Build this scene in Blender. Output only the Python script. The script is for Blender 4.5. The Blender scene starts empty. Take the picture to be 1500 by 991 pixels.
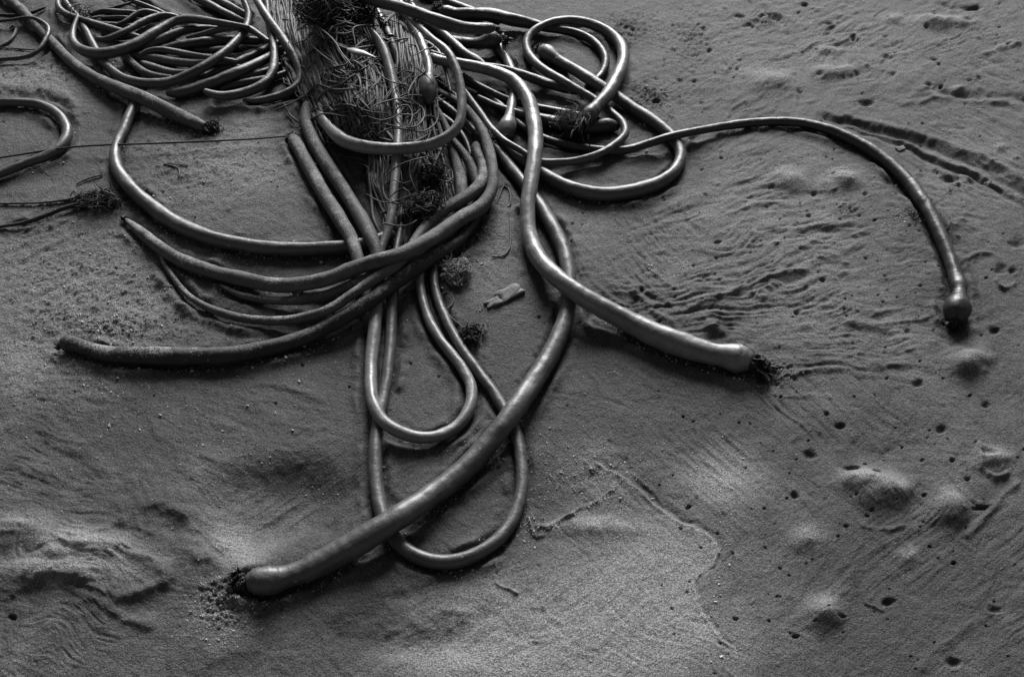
import bpy, math, random
import numpy as np
from mathutils import Vector, Matrix

random.seed(7); rng = np.random.default_rng(7)
sc = bpy.context.scene
C = sc.collection

# ------------------------------------------------------------------ camera, sky, sun, exposure
CAM_H, PITCH, HFOV = 1.6, math.radians(48.0), math.radians(50.0)
cam_d = bpy.data.cameras.new('camera'); cam = bpy.data.objects.new('camera', cam_d); C.objects.link(cam)
cam_d.sensor_width = 36.0; cam_d.lens = 18.0 / math.tan(HFOV / 2)
cam_d.clip_start = 0.02; cam_d.clip_end = 2000
cam.location = (0, 0, CAM_H); cam.rotation_euler = (math.pi / 2 - PITCH, 0, 0)
sc.camera = cam
SUN_EL, SUN_AZ = math.radians(26), math.radians(4)      # azimuth measured from +Y towards +X
w = bpy.data.worlds.new('World'); sc.world = w; w.use_nodes = True
nt = w.node_tree; nt.nodes.clear()
sky = nt.nodes.new('ShaderNodeTexSky'); sky.sky_type = 'NISHITA'; sky.sun_disc = False
sky.sun_elevation = SUN_EL; sky.sun_rotation = SUN_AZ; sky.air_density = 1.0; sky.dust_density = 2.0
bwn = nt.nodes.new('ShaderNodeRGBToBW')
tint = nt.nodes.new('ShaderNodeMix'); tint.data_type = 'RGBA'; tint.blend_type = 'MULTIPLY'; tint.inputs[0].default_value = 1
tint.inputs[7].default_value = (1.0, 0.985, 1.03, 1)
bg = nt.nodes.new('ShaderNodeBackground'); bg.inputs[1].default_value = 0.05
wo = nt.nodes.new('ShaderNodeOutputWorld')
nt.links.new(sky.outputs[0], bwn.inputs[0]); nt.links.new(bwn.outputs[0], tint.inputs[6])
nt.links.new(tint.outputs[2], bg.inputs[0]); nt.links.new(bg.outputs[0], wo.inputs[0])
sun_d = bpy.data.lights.new('sun', 'SUN'); sun_d.energy = 5.0; sun_d.angle = math.radians(26); sun_d.color = (1, 0.985, 0.99)
sun = bpy.data.objects.new('sun', sun_d); C.objects.link(sun); sun.location = (1, 4, 4)
tosun = Vector((math.sin(SUN_AZ) * math.cos(SUN_EL), math.cos(SUN_AZ) * math.cos(SUN_EL), math.sin(SUN_EL)))
sun.rotation_euler = tosun.to_track_quat('Z', 'Y').to_euler()
vs = sc.view_settings; vs.view_transform = 'Standard'; vs.look = 'None'; vs.gamma = 1; vs.exposure = 0.25; vs.use_curve_mapping = False

# ------------------------------------------------------------------ survey: photograph pixel (1500x991) + height -> point in the place
FPX = 750.0 / math.tan(HFOV / 2)
cp, sp = math.cos(PITCH), math.sin(PITCH)
def ray(px, py):
    a = np.asarray(px, float) - 750.0; b = 495.5 - np.asarray(py, float)
    return a, FPX * cp + b * sp, -FPX * sp + b * cp
def at(px, py, z=0.0):
    dx, dy, dz = ray(px, py); t = (z - CAM_H) / dz
    return np.stack([dx * t, dy * t, np.zeros_like(dx * t) + z], -1)
def depth_of(p): return p[..., 1] * cp + (CAM_H - p[..., 2]) * sp
def to_px(x, y, z=0.0):
    d = y * cp + (CAM_H - z) * sp; u = y * sp - (CAM_H - z) * cp
    return 750 + FPX * x / d, 495.5 - FPX * u / d

# ------------------------------------------------------------------ noise
def _h(ix, iy, s):
    n = (ix.astype(np.int64) * 374761393 + iy.astype(np.int64) * 668265263 + s * 1442695041) & 0xffffffff
    n = ((n ^ (n >> 13)) * 1274126177) & 0xffffffff
    return ((n ^ (n >> 16)) & 0xffff) / 65535.0
def vnoise(x, y, s=0):
    x = x + s * 17.13; y = y - s * 9.71
    ix = np.floor(x); iy = np.floor(y); fx = x - ix; fy = y - iy
    u = fx * fx * fx * (fx * (fx * 6 - 15) + 10); v = fy * fy * fy * (fy * (fy * 6 - 15) + 10)
    a = _h(ix, iy, s); b = _h(ix + 1, iy, s); c = _h(ix, iy + 1, s); d = _h(ix + 1, iy + 1, s)
    return (a + (b - a) * u + (c - a) * v + (a - b - c + d) * u * v) * 2 - 1
def fbm(x, y, s=0, o=4, g=0.5):
    r = 0; a = 1; t = 0
    for k in range(o):
        ca, sa = math.cos(0.6 * k), math.sin(0.6 * k)
        r = r + a * vnoise((x * ca - y * sa) * 2 ** k, (x * sa + y * ca) * 2 ** k, s + k); t += a; a *= g
    return r / t
def sstep(a, b, x):
    t = np.clip((x - a) / (b - a), 0, 1); return t * t * (3 - 2 * t)

# ------------------------------------------------------------------ object helpers
def tag(o, label=None, cat=None, group=None, kind=None):
    if label: o['label'] = label
    if cat: o['category'] = cat
    if group: o['group'] = group
    if kind: o['kind'] = kind
    return o
def link(name, me, parent=None):
    o = bpy.data.objects.new(name, me); C.objects.link(o)
    if parent: o.parent = parent
    return o
def mesh_np(name, V, F, mat, uv=None, smooth=True, attrs=None):
    """V (n,3); F (m,3|4) int; uv per vertex (n,2)"""
    V = np.asarray(V, np.float32); F = np.asarray(F, np.int32); k = F.shape[1]
    me = bpy.data.meshes.new(name)
    me.vertices.add(len(V)); me.vertices.foreach_set('co', V.ravel())
    me.loops.add(F.size); me.loops.foreach_set('vertex_index', F.ravel())
    me.polygons.add(len(F)); me.polygons.foreach_set('loop_start', np.arange(0, F.size, k, dtype=np.int32))
    me.polygons.foreach_set('use_smooth', np.full(len(F), smooth))
    if uv is not None:
        l = me.uv_layers.new(name='UVMap'); l.data.foreach_set('uv', np.asarray(uv, np.float32)[F.ravel()].ravel())
    for an, av in (attrs or {}).items():
        a = me.attributes.new(an, 'FLOAT', 'POINT'); a.data.foreach_set('value', np.asarray(av, np.float32))
    me.update(); me.validate()
    if mat: me.materials.append(mat)
    return me

# ------------------------------------------------------------------ materials
def newmat(name):
    m = bpy.data.materials.new(name); m.use_nodes = True
    t = m.node_tree; t.nodes.clear()
    out = t.nodes.new('ShaderNodeOutputMaterial'); b = t.nodes.new('ShaderNodeBsdfPrincipled')
    t.links.new(b.outputs[0], out.inputs[0]); return m, t, b
def nd(t, ty, **kw):
    n = t.nodes.new(ty)
    for k, v in kw.items(): setattr(n, k, v)
    return n
def noise(t, vec, scale, detail=4, rough=0.55, dist=0.0):
    n = nd(t, 'ShaderNodeTexNoise'); n.inputs['Scale'].default_value = scale; n.inputs['Detail'].default_value = detail
    n.inputs['Roughness'].default_value = rough; n.inputs['Distortion'].default_value = dist
    t.links.new(vec, n.inputs['Vector']); return n.outputs[0]
def ramp(t, fac, stops):
    r = nd(t, 'ShaderNodeValToRGB'); e = r.color_ramp.elements
    while len(e) < len(stops): e.new(0.5)
    for el, (p, c) in zip(e, stops): el.position = p; el.color = (c, c, c, 1)
    t.links.new(fac, r.inputs[0]); return r.outputs[0]
def math_(t, op, a, b=None, clamp=False):
    n = nd(t, 'ShaderNodeMath', operation=op, use_clamp=clamp)
    for i, v in enumerate((a, b)):
        if v is None: continue
        if isinstance(v, (int, float)): n.inputs[i].default_value = v
        else: t.links.new(v, n.inputs[i])
    return n.outputs[0]
def mixc(t, fac, a, b):
    n = nd(t, 'ShaderNodeMix', data_type='RGBA')
    for i, v in ((0, fac), (6, a), (7, b)):
        if isinstance(v, (int, float)): n.inputs[i].default_value = v if i == 0 else (v, v, v, 1)
        else: t.links.new(v, n.inputs[i])
    return n.outputs[2]
def bump(t, h, strength, dist, normal=None):
    n = nd(t, 'ShaderNodeBump'); n.inputs['Strength'].default_value = strength; n.inputs['Distance'].default_value = dist
    t.links.new(h, n.inputs['Height'])
    if normal is not None: t.links.new(normal, n.inputs['Normal'])
    return n.outputs[0]

def sand_material():
    m, t, b = newmat('sand')
    co = nd(t, 'ShaderNodeTexCoord').outputs['Object']
    wet = nd(t, 'ShaderNodeAttribute', attribute_name='wet').outputs['Fac']  # attribute holds damp plus light painted on mound tops and slopes
    rgh = nd(t, 'ShaderNodeAttribute', attribute_name='crust').outputs['Fac']
    g1 = noise(t, co, 330, 4, 0.8); g2 = noise(t, co, 9, 5, 0.6, 0.6); g3 = noise(t, co, 900, 2, 0.6)
    vg = nd(t, 'ShaderNodeTexVoronoi'); vg.inputs['Scale'].default_value = 800; t.links.new(co, vg.inputs['Vector'])
    sg = nd(t, 'ShaderNodeSeparateXYZ'); t.links.new(vg.outputs['Color'], sg.inputs[0])
    g1 = math_(t, 'ADD', math_(t, 'MULTIPLY', g1, 0.55), math_(t, 'MULTIPLY', sg.outputs[0], 0.45))
    dry_lit_col = mixc(t, ramp(t, g1, [(0.25, 0.0), (0.78, 1.0)]), 0.07, 0.52)
    wet_shade_col = mixc(t, ramp(t, g1, [(0.25, 0.0), (0.78, 1.0)]), 0.008, 0.095)
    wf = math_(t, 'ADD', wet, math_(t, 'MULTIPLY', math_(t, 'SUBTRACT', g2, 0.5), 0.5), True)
    col = mixc(t, wf, dry_lit_col, wet_shade_col)
    spk = ramp(t, g3, [(0.64, 0.0), (0.70, 1.0)])
    col = mixc(t, math_(t, 'MULTIPLY', spk, 0.5), col, 0.5)
    t.links.new(col, b.inputs['Base Color'])
    t.links.new(ramp(t, wf, [(0.0, 0.9), (1.0, 0.62)]), b.inputs['Roughness'])
    b.inputs['Specular IOR Level'].default_value = 0.3
    h1 = noise(t, co, 60, 4, 0.65); h2 = noise(t, co, 260, 3, 0.7)
    n1 = bump(t, math_(t, 'MULTIPLY', h1, math_(t, 'ADD', 0.35, rgh)), 0.8, 0.006)
    n2 = bump(t, math_(t, 'MULTIPLY', h2, math_(t, 'ADD', 0.5, rgh)), 1.0, 0.0042, n1)
    n3 = bump(t, g1, 0.9, 0.0016, n2)
    t.links.new(n3, b.inputs['Normal'])
    return m
def kelp_material(name, base, dark, rough, dusting, bumpy=1.0, spec=0.5, grain=0.0, coat=0.35):
    m, t, b = newmat(name)
    tc = nd(t, 'ShaderNodeTexCoord'); uv = tc.outputs['UV']; ob = tc.outputs['Object']
    mp = nd(t, 'ShaderNodeMapping'); mp.inputs['Scale'].default_value = (14, 60, 1); t.links.new(uv, mp.inputs[0])
    mpl = nd(t, 'ShaderNodeMapping'); mpl.inputs['Scale'].default_value = (60, 6, 1); t.links.new(uv, mpl.inputs[0])
    streak = noise(t, mpl.outputs[0], 1.0, 4, 0.6, 0.4)
    blot = noise(t, ob, 38, 5, 0.65)
    f = math_(t, 'ADD', math_(t, 'MULTIPLY', streak, 0.45), math_(t, 'MULTIPLY', blot, 0.55))
    col = mixc(t, ramp(t, f, [(0.33, 0.0), (0.66, 1.0)]), dark, base)
    mps = nd(t, 'ShaderNodeMapping'); mps.inputs['Scale'].default_value = (260, 22, 1); t.links.new(uv, mps.inputs[0])
    scr = noise(t, mps.outputs[0], 1.0, 5, 0.7, 0.8)
    scm = math_(t, 'MULTIPLY', ramp(t, scr, [(0.50, 0.0), (0.62, 1.0)]), ramp(t, noise(t, ob, 13, 3, 0.6), [(0.46, 0.0), (0.60, 1.0)]))
    col = mixc(t, math_(t, 'MULTIPLY', scm, 0.4), col, base * 1.7)
    dkm = ramp(t, noise(t, ob, 120, 4, 0.7), [(0.62, 0.0), (0.68, 1.0)])
    col = mixc(t, math_(t, 'MULTIPLY', dkm, 0.6), col, dark * 0.4)
    # scars and pale flecks
    v = nd(t, 'ShaderNodeTexVoronoi'); v.inputs['Scale'].default_value = 46; t.links.new(ob, v.inputs['Vector'])
    fl = math_(t, 'MULTIPLY', ramp(t, v.outputs['Distance'], [(0.07, 1.0), (0.12, 0.0)]), ramp(t, noise(t, ob, 11, 2), [(0.55, 0.0), (0.62, 1.0)]))
    col = mixc(t, math_(t, 'MULTIPLY', fl, 0.55), col, 0.42)
    # sand grains stuck to the upper side
    sx = nd(t, 'ShaderNodeSeparateXYZ'); t.links.new(nd(t, 'ShaderNodeNewGeometry').outputs['Normal'], sx.inputs[0])
    up = ramp(t, sx.outputs[2], [(0.15, 0.0), (0.9, 1.0)])
    gr = noise(t, ob, 330, 3, 0.75); pat = ramp(t, noise(t, ob, 16, 4, 0.65), [(0.42, 0.0), (0.64, 1.0)])
    df = math_(t, 'MULTIPLY', math_(t, 'MULTIPLY', up, math_(t, 'ADD', math_(t, 'MULTIPLY', pat, 0.7), 0.3)), dusting)
    g2 = math_(t, 'SUBTRACT', gr, math_(t, 'SUBTRACT', 0.72, math_(t, 'MULTIPLY', df, 0.36)))
    gm = ramp(t, g2, [(0.0, 0.0), (0.05, 1.0)])
    col = mixc(t, math_(t, 'MULTIPLY', gm, 0.85), col, 0.36)
    t.links.new(col, b.inputs['Base Color'])
    r = math_(t, 'ADD', rough, math_(t, 'MULTIPLY', math_(t, 'SUBTRACT', blot, 0.5), 0.35))
    r = math_(t, 'ADD', r, math_(t, 'MULTIPLY', gm, 0.4), True)
    t.links.new(r, b.inputs['Roughness']); b.inputs['Specular IOR Level'].default_value = spec
    b.inputs['Coat Weight'].default_value = coat; b.inputs['Coat Roughness'].default_value = 0.3
    n1 = bump(t, noise(t, ob, 30, 4, 0.6), 0.35 * bumpy, 0.006)
    n2 = bump(t, streak, 0.25 * bumpy, 0.0016, n1)
    n3 = bump(t, gm, 0.7, 0.0012, n2)
    n4 = bump(t, gr, 0.3 * bumpy + grain, 0.001, n3)
    t.links.new(n4, b.inputs['Normal'])
    return m
M_SAND = sand_material()
M_SMOOTH = kelp_material('kelp_smooth', 0.095, 0.036, 0.49, 0.35, 1.2, 0.5, coat=0.14)
M_PALE = kelp_material('kelp_pale', 0.20, 0.085, 0.44, 0.25, 1.05, 0.5, coat=0.18)
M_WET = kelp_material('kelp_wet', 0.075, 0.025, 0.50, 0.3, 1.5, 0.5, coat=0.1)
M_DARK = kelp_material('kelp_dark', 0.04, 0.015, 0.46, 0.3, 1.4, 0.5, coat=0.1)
M_SANDY = kelp_material('kelp_sand_dusted', 0.12, 0.05, 0.65, 1.0, 1.8, 0.35, 0.5, 0.0)
M_DSAND = kelp_material('kelp_dark_dusted', 0.045, 0.02, 0.6, 0.9, 1.8, 0.35, 0.5, 0.0)
M_FIBRE = kelp_material('kelp_fibre', 0.11, 0.022, 0.58, 0.3, 1.0, 0.3, 0, 0)
M_BLADE = kelp_material('kelp_blade', 0.035, 0.010, 0.6, 0.35, 1.5, 0.25, 0, 0)
M_BAND = kelp_material('dark_strap', 0.02, 0.01, 0.3, 0.0, 0.5, 0.5)
def plain(name, c, rough, c2=None, scale=80):
    m, t, b = newmat(name); ob = nd(t, 'ShaderNodeTexCoord').outputs['Object']
    n = noise(t, ob, scale, 5, 0.65)
    t.links.new(mixc(t, ramp(t, n, [(0.3, 0), (0.7, 1)]), c, c2 or c * 1.8), b.inputs['Base Color'])
    b.inputs['Roughness'].default_value = rough
    t.links.new(bump(t, n, 0.6, 0.002), b.inputs['Normal']); return m
M_BITS = plain('shell_bits', 0.35, 0.4, 0.7)
M_CRUMB = plain('sand_crumbs', 0.3, 0.85, 0.55, 300)
M_STONE = plain('stone', 0.14, 0.85, 0.30, 160)

# ------------------------------------------------------------------ the sand: one sheet, finest inside the frame
NU, NV = 1120, 760
def spread_out(core, first, last, ratio=1.12):
    lo, hi = [], []; s = core[1] - core[0]; x = core[0]
    while x > first: s *= ratio; x -= s; lo.append(x)
    s = core[-1] - core[-2]; x = core[-1]
    while x < last: s *= ratio; x += s; hi.append(x)
    return np.array(lo[::-1] + list(core) + hi)
Yrow = at(np.zeros(NV), np.linspace(1020, -40, NV))[:, 1]
Yv = spread_out(Yrow, -6.0, 400.0, 1.15)
Uv = spread_out(np.linspace(-1.08, 1.08, NU), -5.0, 5.0, 1.15)
halfw = np.maximum(Yv * cp + CAM_H * sp, 0.9) * math.tan(HFOV / 2)
X = (Uv[None, :] * halfw[:, None]); Y = np.repeat(Yv[:, None], len(Uv), 1)
PX, PY = to_px(X, np.maximum(Y, 0.3)); 
r0 = int(np.argmin(abs(Yv - Yrow[0]))); c0 = int(np.argmin(abs(Uv + 1.08)))
Z = np.zeros_like(X); WET_SHADE = np.full_like(X, 0.45); CR = np.full_like(X, 0.25)

def gauss(cx, cy, rx, ry, ang=0):
    ca, sa = math.cos(math.radians(ang)), math.sin(math.radians(ang))
    dx, dy = PX - cx, PY - cy
    return np.exp(-(((dx * ca + dy * sa) / rx) ** 2 + ((-dx * sa + dy * ca) / ry) ** 2))
def win(cx, cy, r):
    """index window of the sheet around a surveyed spot"""
    rows = np.where((PY[:, c0 + NU // 2] > cy - r) & (PY[:, c0 + NU // 2] < cy + r))[0]
    if len(rows) == 0: return None
    row = rows[len(rows) // 2]
    cols = np.where((PX[row] > cx - r * 1.3) & (PX[row] < cx + r * 1.3))[0]
    if len(cols) == 0: return None
    return slice(rows[0], rows[-1] + 1), slice(cols[0], cols[-1] + 1)
def spot(cx, cy, rx, ry, h, ang=0, rim=0.0, flat=1.0, arr=None):
    s = win(cx, cy, 3 * max(rx, ry))
    if s is None: return
    ca, sa = math.cos(math.radians(ang)), math.sin(math.radians(ang))
    dx, dy = PX[s] - cx, PY[s] - cy
    wob = 1 + 0.42 * fbm(dx / (rx * 1.1) + cx, dy / (ry * 1.1) + cy, 5, 2)
    q = (((dx * ca + dy * sa) / rx) ** 2 + ((-dx * sa + dy * ca) / ry) ** 2) * wob
    Z[s] += h * np.exp(-q ** flat)
    if rim: Z[s] += rim * (1 + 0.8 * np.sin(np.arctan2(dy, dx) + 0.6)) * np.exp(-((np.sqrt(q) - 1.35) / 0.35) ** 2)
def seg_dist(pts, r):
    """windowed distance (pixels) and side to a polyline"""
    P = catmull(np.array(pts, float), 6.0)
    cx, cy = P.mean(0)[:2]; rr = max(np.ptp(P[:, 0]), np.ptp(P[:, 1])) / 2 + r
    s = win(cx, cy, rr)
    if s is None: return None
    gx = PX[s] + 5.0 * fbm(PX[s] / 22, PY[s] / 16, 91, 3); gy = PY[s] + 3.5 * fbm(PX[s] / 22, PY[s] / 16, 95, 3)
    D = np.full(gx.shape, 1e9); S = np.zeros(gx.shape); T = np.zeros(gx.shape)
    n = len(P) - 1
    for i in range(n):
        a, b = P[i], P[i + 1]; ab = b - a; L = ab @ ab
        if L < 1e-9: continue
        t = np.clip(((gx - a[0]) * ab[0] + (gy - a[1]) * ab[1]) / L, 0, 1)
        ex, ey = gx - (a[0] + ab[0] * t), gy - (a[1] + ab[1] * t); d = np.hypot(ex, ey)
        k = d < D; D[k] = d[k]; S[k] = np.sign(ab[0] * ey - ab[1] * ex)[k]; T[k] = ((i + t) / n)[k]
    return s, D, S, T
def catmull(P, step):
    P = np.asarray(P, float)
    if len(P) == 2: 
        n = max(2, int(np.linalg.norm(P[1, :2] - P[0, :2]) / step)); t = np.linspace(0, 1, n + 1)[:, None]; return P[0] * (1 - t) + P[1] * t
    Q = np.vstack([2 * P[0] - P[1], P, 2 * P[-1] - P[-2]]); out = []
    for i in range(1, len(Q) - 2):
        p0, p1, p2, p3 = Q[i - 1], Q[i], Q[i + 1], Q[i + 2]
        def kn(a, b): return max(np.linalg.norm((b - a)[:2]) ** 0.5, 1e-4)
        t0 = 0; t1 = t0 + kn(p0, p1); t2 = t1 + kn(p1, p2); t3 = t2 + kn(p2, p3)
        n = max(1, int(round(np.linalg.norm((p2 - p1)[:2]) / step)))
        for k in range(n):
            t = t1 + (t2 - t1) * k / n
            A1 = (t1 - t) / (t1 - t0) * p0 + (t - t0) / (t1 - t0) * p1
            A2 = (t2 - t) / (t2 - t1) * p1 + (t - t1) / (t2 - t1) * p2
            A3 = (t3 - t) / (t3 - t2) * p2 + (t - t2) / (t3 - t2) * p3
            B1 = (t2 - t) / (t2 - t0) * A1 + (t - t0) / (t2 - t0) * A2
            B2 = (t3 - t) / (t3 - t1) * A2 + (t - t1) / (t3 - t1) * A3
            out.append((t2 - t) / (t2 - t1) * B1 + (t - t1) / (t2 - t1) * B2)
    out.append(Q[-2]); return np.array(out)
def scarp(pts, A, w_, fall, hi=-1, ends=0.18):
    r = seg_dist(pts, fall * 3.5)
    if r is None: return
    s, D, S, T = r; e = sstep(0, ends, T) * (1 - sstep(1 - ends, 1, T))
    Z[s] += A * e * np.exp(-D / fall) / (1 + np.exp(-np.clip(hi * S * D / (w_ * 0.5), -30, 30))) * (0.8 + 0.5 * fbm(PX[s] / 30, PY[s] / 20, 77, 2))
def line(pts, wd, h, side=0.0, ends=0.12, rag=0.25, mod=1.0):
    """ridge (h>0) or groove (h<0); side adds a step falling off on one flank"""
    r = seg_dist(pts, wd * 6)
    if r is None: return
    s, D, S, T = r
    D = D * (1 + rag * vnoise(PX[s] / (wd * 2.5), PY[s] / (wd * 2.5), 3))
    h = h * np.clip(0.8 + 0.7 * mod * fbm(PX[s] / 26 + wd, PY[s] / 20, 6, 3), 0.05, 1.5)
    e = sstep(0, ends, T) * (1 - sstep(1 - ends, 1, T))
    Z[s] += h * np.exp(-(D / wd) ** 2) * e
    if side: Z[s] += side * e * S * np.exp(-D / (wd * 2.2)) * (1 - np.exp(-(D / (0.5 * wd)) ** 2))

# broad relief
Z += 0.012 * fbm(X / 0.7, Y / 0.7, 1, 3) + 0.004 * fbm(X / 0.16, Y / 0.16, 2, 3)
far = sstep(5, 30, np.hypot(X, Y)); Z += far * 0.6 * fbm(X / 25, Y / 25, 9, 3)
inner = 1 - sstep(3.5, 5.0, np.hypot(X, Y))
# regional masks
crust = np.clip(gauss(150, 400, 190, 110) + gauss(60, 110, 130, 45) + gauss(340, 230, 120, 60) * 0.8 + gauss(180, 480, 110, 40) + gauss(80, 560, 150, 80) * .6
                + gauss(335, 890, 45, 40) + gauss(740, 90, 50, 30) * .7 + gauss(860, 690, 70, 40) * .7 + gauss(690, 350, 60, 60) * .6 + gauss(940, 150, 40, 30) + gauss(250, 230, 60, 50) * .6, 0, 1)
smooth_in = np.clip(gauss(620, 540, 55, 90) + gauss(660, 720, 90, 80) + gauss(860, 250, 100, 40) + gauss(480, 560, 160, 70) * .8 + gauss(820, 110, 110, 50) * .6 + gauss(900, 900, 280, 110) * .7, 0, 1)
CR[:] = np.clip(0.22 + crust * 0.9 - smooth_in * 0.15, 0.02, 1.3)
dry_lit = (gauss(860, 915, 230, 85) * 1.1 + gauss(960, 800, 110, 60) * .5 + gauss(740, 960, 160, 50) * .5 + gauss(140, 410, 200, 100) * .75 + gauss(340, 235, 130, 60) * .8 + gauss(60, 112, 120, 36) * .8
    + gauss(70, 530, 130, 60) * .5 + gauss(345, 800, 50, 36, 35) * .7 + gauss(140, 818, 80, 28) * .6 + gauss(330, 895, 40, 36) * .8 + gauss(400, 690, 90, 50) * .25 + gauss(1180, 60, 330, 70) * .34 + gauss(1120, 330, 190, 110) * .42  # bowl face and lobe: lit slopes lightened in the sand colour
    + gauss(740, 340, 60, 60) * .4 + gauss(700, 420, 60, 50) * .3 + gauss(870, 680, 60, 50) * .45 + gauss(1060, 700, 60, 70) * .22 + gauss(1200, 480, 180, 60) * .25 + gauss(1430, 260, 90, 90) * .25 + gauss(1110, 560, 50, 16) * .4 + gauss(850, 330, 50, 50) * .3 + gauss(950, 170, 50, 40) * .4)
darker = (gauss(870, 545, 160, 45, 20) * .4 + gauss(470, 600, 120, 70) * .3 + gauss(500, 920, 120, 70) * .4 + gauss(250, 620, 130, 60) * .2 + gauss(1300, 870, 220, 110) * .2 + gauss(700, 600, 220, 200) * .25 + gauss(840, 120, 110, 60) * .3)
WET_SHADE[:] = np.clip(0.88 - dry_lit * 1.08 + darker + 0.16 * fbm(X / .09, Y / .09, 88, 4) + 0.12 * fbm(X / .03, Y / .03, 89, 4), 0, 1)  # damp, painted lit slopes and darker regions together set the sand tone
# crusty lumps
n = fbm(X / 0.022, Y / 0.022, 11, 4, 0.6); Z += inner * crust * (0.0034 * n + 0.0036 * np.maximum(0, fbm(X / 0.009, Y / 0.009, 21, 3)))
Z += inner * (0.0006 + 0.0006 * (1 - smooth_in)) * fbm(X / 0.018, Y / 0.018, 31, 4, 0.6)
# swash striations: direction changes from place to place
def striae(cx, cy, rx, ry, p0, p1, lx, ly, amp, seed, sharp=1.0, warp=0.02):
    a = at(*p0); b = at(*p1); d = (b - a)[:2]; d /= np.linalg.norm(d)
    m = gauss(cx, cy, rx, ry) * inner
    ok = m > 0.02
    x, y = X[ok], Y[ok]
    x2 = x + warp * fbm(x / 0.12, y / 0.12, seed + 40, 2); y2 = y + warp * fbm(x / 0.12, y / 0.12, seed + 60, 2)
    u = x2 * d[0] + y2 * d[1]; v = -x2 * d[1] + y2 * d[0]
    f = fbm(u / lx, v / ly, seed, 3, 0.55)
    g = (1 - np.abs(f) * 2) if sharp < 1 else f
    msk = 0.55 + 0.9 * np.clip(fbm(x / 0.1, y / 0.1, seed + 5, 2), -0.5, 0.8)
    Z[ok] += 1.6 * amp * g * m[ok] * msk
striae(1130, 620, 260, 170, (1050, 560), (1150, 660), 0.16, 0.007, 0.0016, 51)
striae(1360, 860, 200, 140, (1250, 950), (1400, 830), 0.14, 0.009, 0.0017, 52)
striae(1130, 330, 200, 110, (1020, 380), (1250, 300), 0.10, 0.022, 0.0048, 53, warp=0.035)
striae(1120, 430, 220, 90, (1020, 460), (1250, 420), 0.12, 0.017, 0.0032, 54, 0.5, warp=0.04)
striae(1250, 480, 160, 80, (1020, 500), (1250, 520), 0.12, 0.014, 0.003, 57, warp=0.04)
striae(930, 380, 90, 80, (860, 350), (960, 460), 0.10, 0.012, 0.003, 55)
striae(1240, 60, 300, 90, (1100, 80), (1300, 10), 0.10, 0.018, 0.003, 56, warp=0.04)
striae(1420, 190, 120, 120, (1330, 160), (1500, 250), 0.10, 0.022, 0.004, 58, warp=0.05)
striae(110, 830, 220, 120, (0, 760), (200, 830), 0.14, 0.022, 0.0045, 59, warp=0.05)
striae(100, 640, 220, 90, (0, 600), (200, 640), 0.12, 0.016, 0.0024, 60, warp=0.04)
striae(440, 910, 110, 90, (400, 980), (470, 850), 0.12, 0.022, 0.003, 61)
striae(420, 720, 90, 90, (330, 780), (500, 690), 0.14, 0.014, 0.0016, 62)
striae(960, 700, 120, 90, (900, 650), (1000, 740), 0.12, 0.007, 0.0014, 63)
striae(880, 900, 240, 120, (760, 930), (900, 840), 0.16, 0.010, 0.0007, 64)
striae(50, 360, 120, 100, (0, 400), (150, 330), 0.12, 0.018, 0.0025, 65)
striae(1400, 420, 120, 120, (1400, 350), (1480, 470), 0.1, 0.016, 0.0025, 66, warp=0.04)
striae(1050, 180, 120, 90, (1000, 230), (1100, 160), 0.08, 0.012, 0.002, 67, warp=0.03)
striae(750, 500, 2000, 1500, (900, 650), (1000, 730), 0.10, 0.012, 0.0008, 70, warp=0.06)
striae(750, 500, 2000, 1500, (900, 650), (1000, 600), 0.20, 0.035, 0.0016, 71, warp=0.10)
striae(1150, 340, 230, 120, (1020, 370), (1250, 320), 0.045, 0.009, 0.0020, 81, warp=0.04)
striae(1250, 460, 260, 90, (1020, 480), (1250, 500), 0.05, 0.008, 0.0015, 82, warp=0.04)
striae(1260, 70, 320, 100, (1100, 80), (1300, 10), 0.035, 0.009, 0.0018, 83, warp=0.05)
striae(1430, 240, 120, 140, (1330, 160), (1500, 250), 0.04, 0.010, 0.0020, 84, warp=0.05)
striae(100, 820, 240, 160, (0, 760), (200, 830), 0.07, 0.010, 0.0018, 85, 0.5, warp=0.06)
striae(1150, 640, 280, 180, (1050, 560), (1150, 660), 0.05, 0.004, 0.0009, 86)
striae(1360, 850, 240, 170, (1250, 950), (1400, 830), 0.05, 0.005, 0.0009, 87)
striae(930, 380, 80, 70, (840, 340), (950, 470), 0.06, 0.006, 0.0016, 88)
striae(880, 550, 180, 60, (800, 540), (980, 590), 0.10, 0.008, 0.0010, 89)
striae(440, 700, 130, 100, (330, 800), (500, 690), 0.07, 0.007, 0.0010, 90)
striae(400, 590, 140, 60, (300, 560), (480, 600), 0.08, 0.008, 0.0012, 92)
striae(650, 900, 200, 100, (560, 960), (760, 880), 0.12, 0.016, 0.0012, 93)
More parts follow.
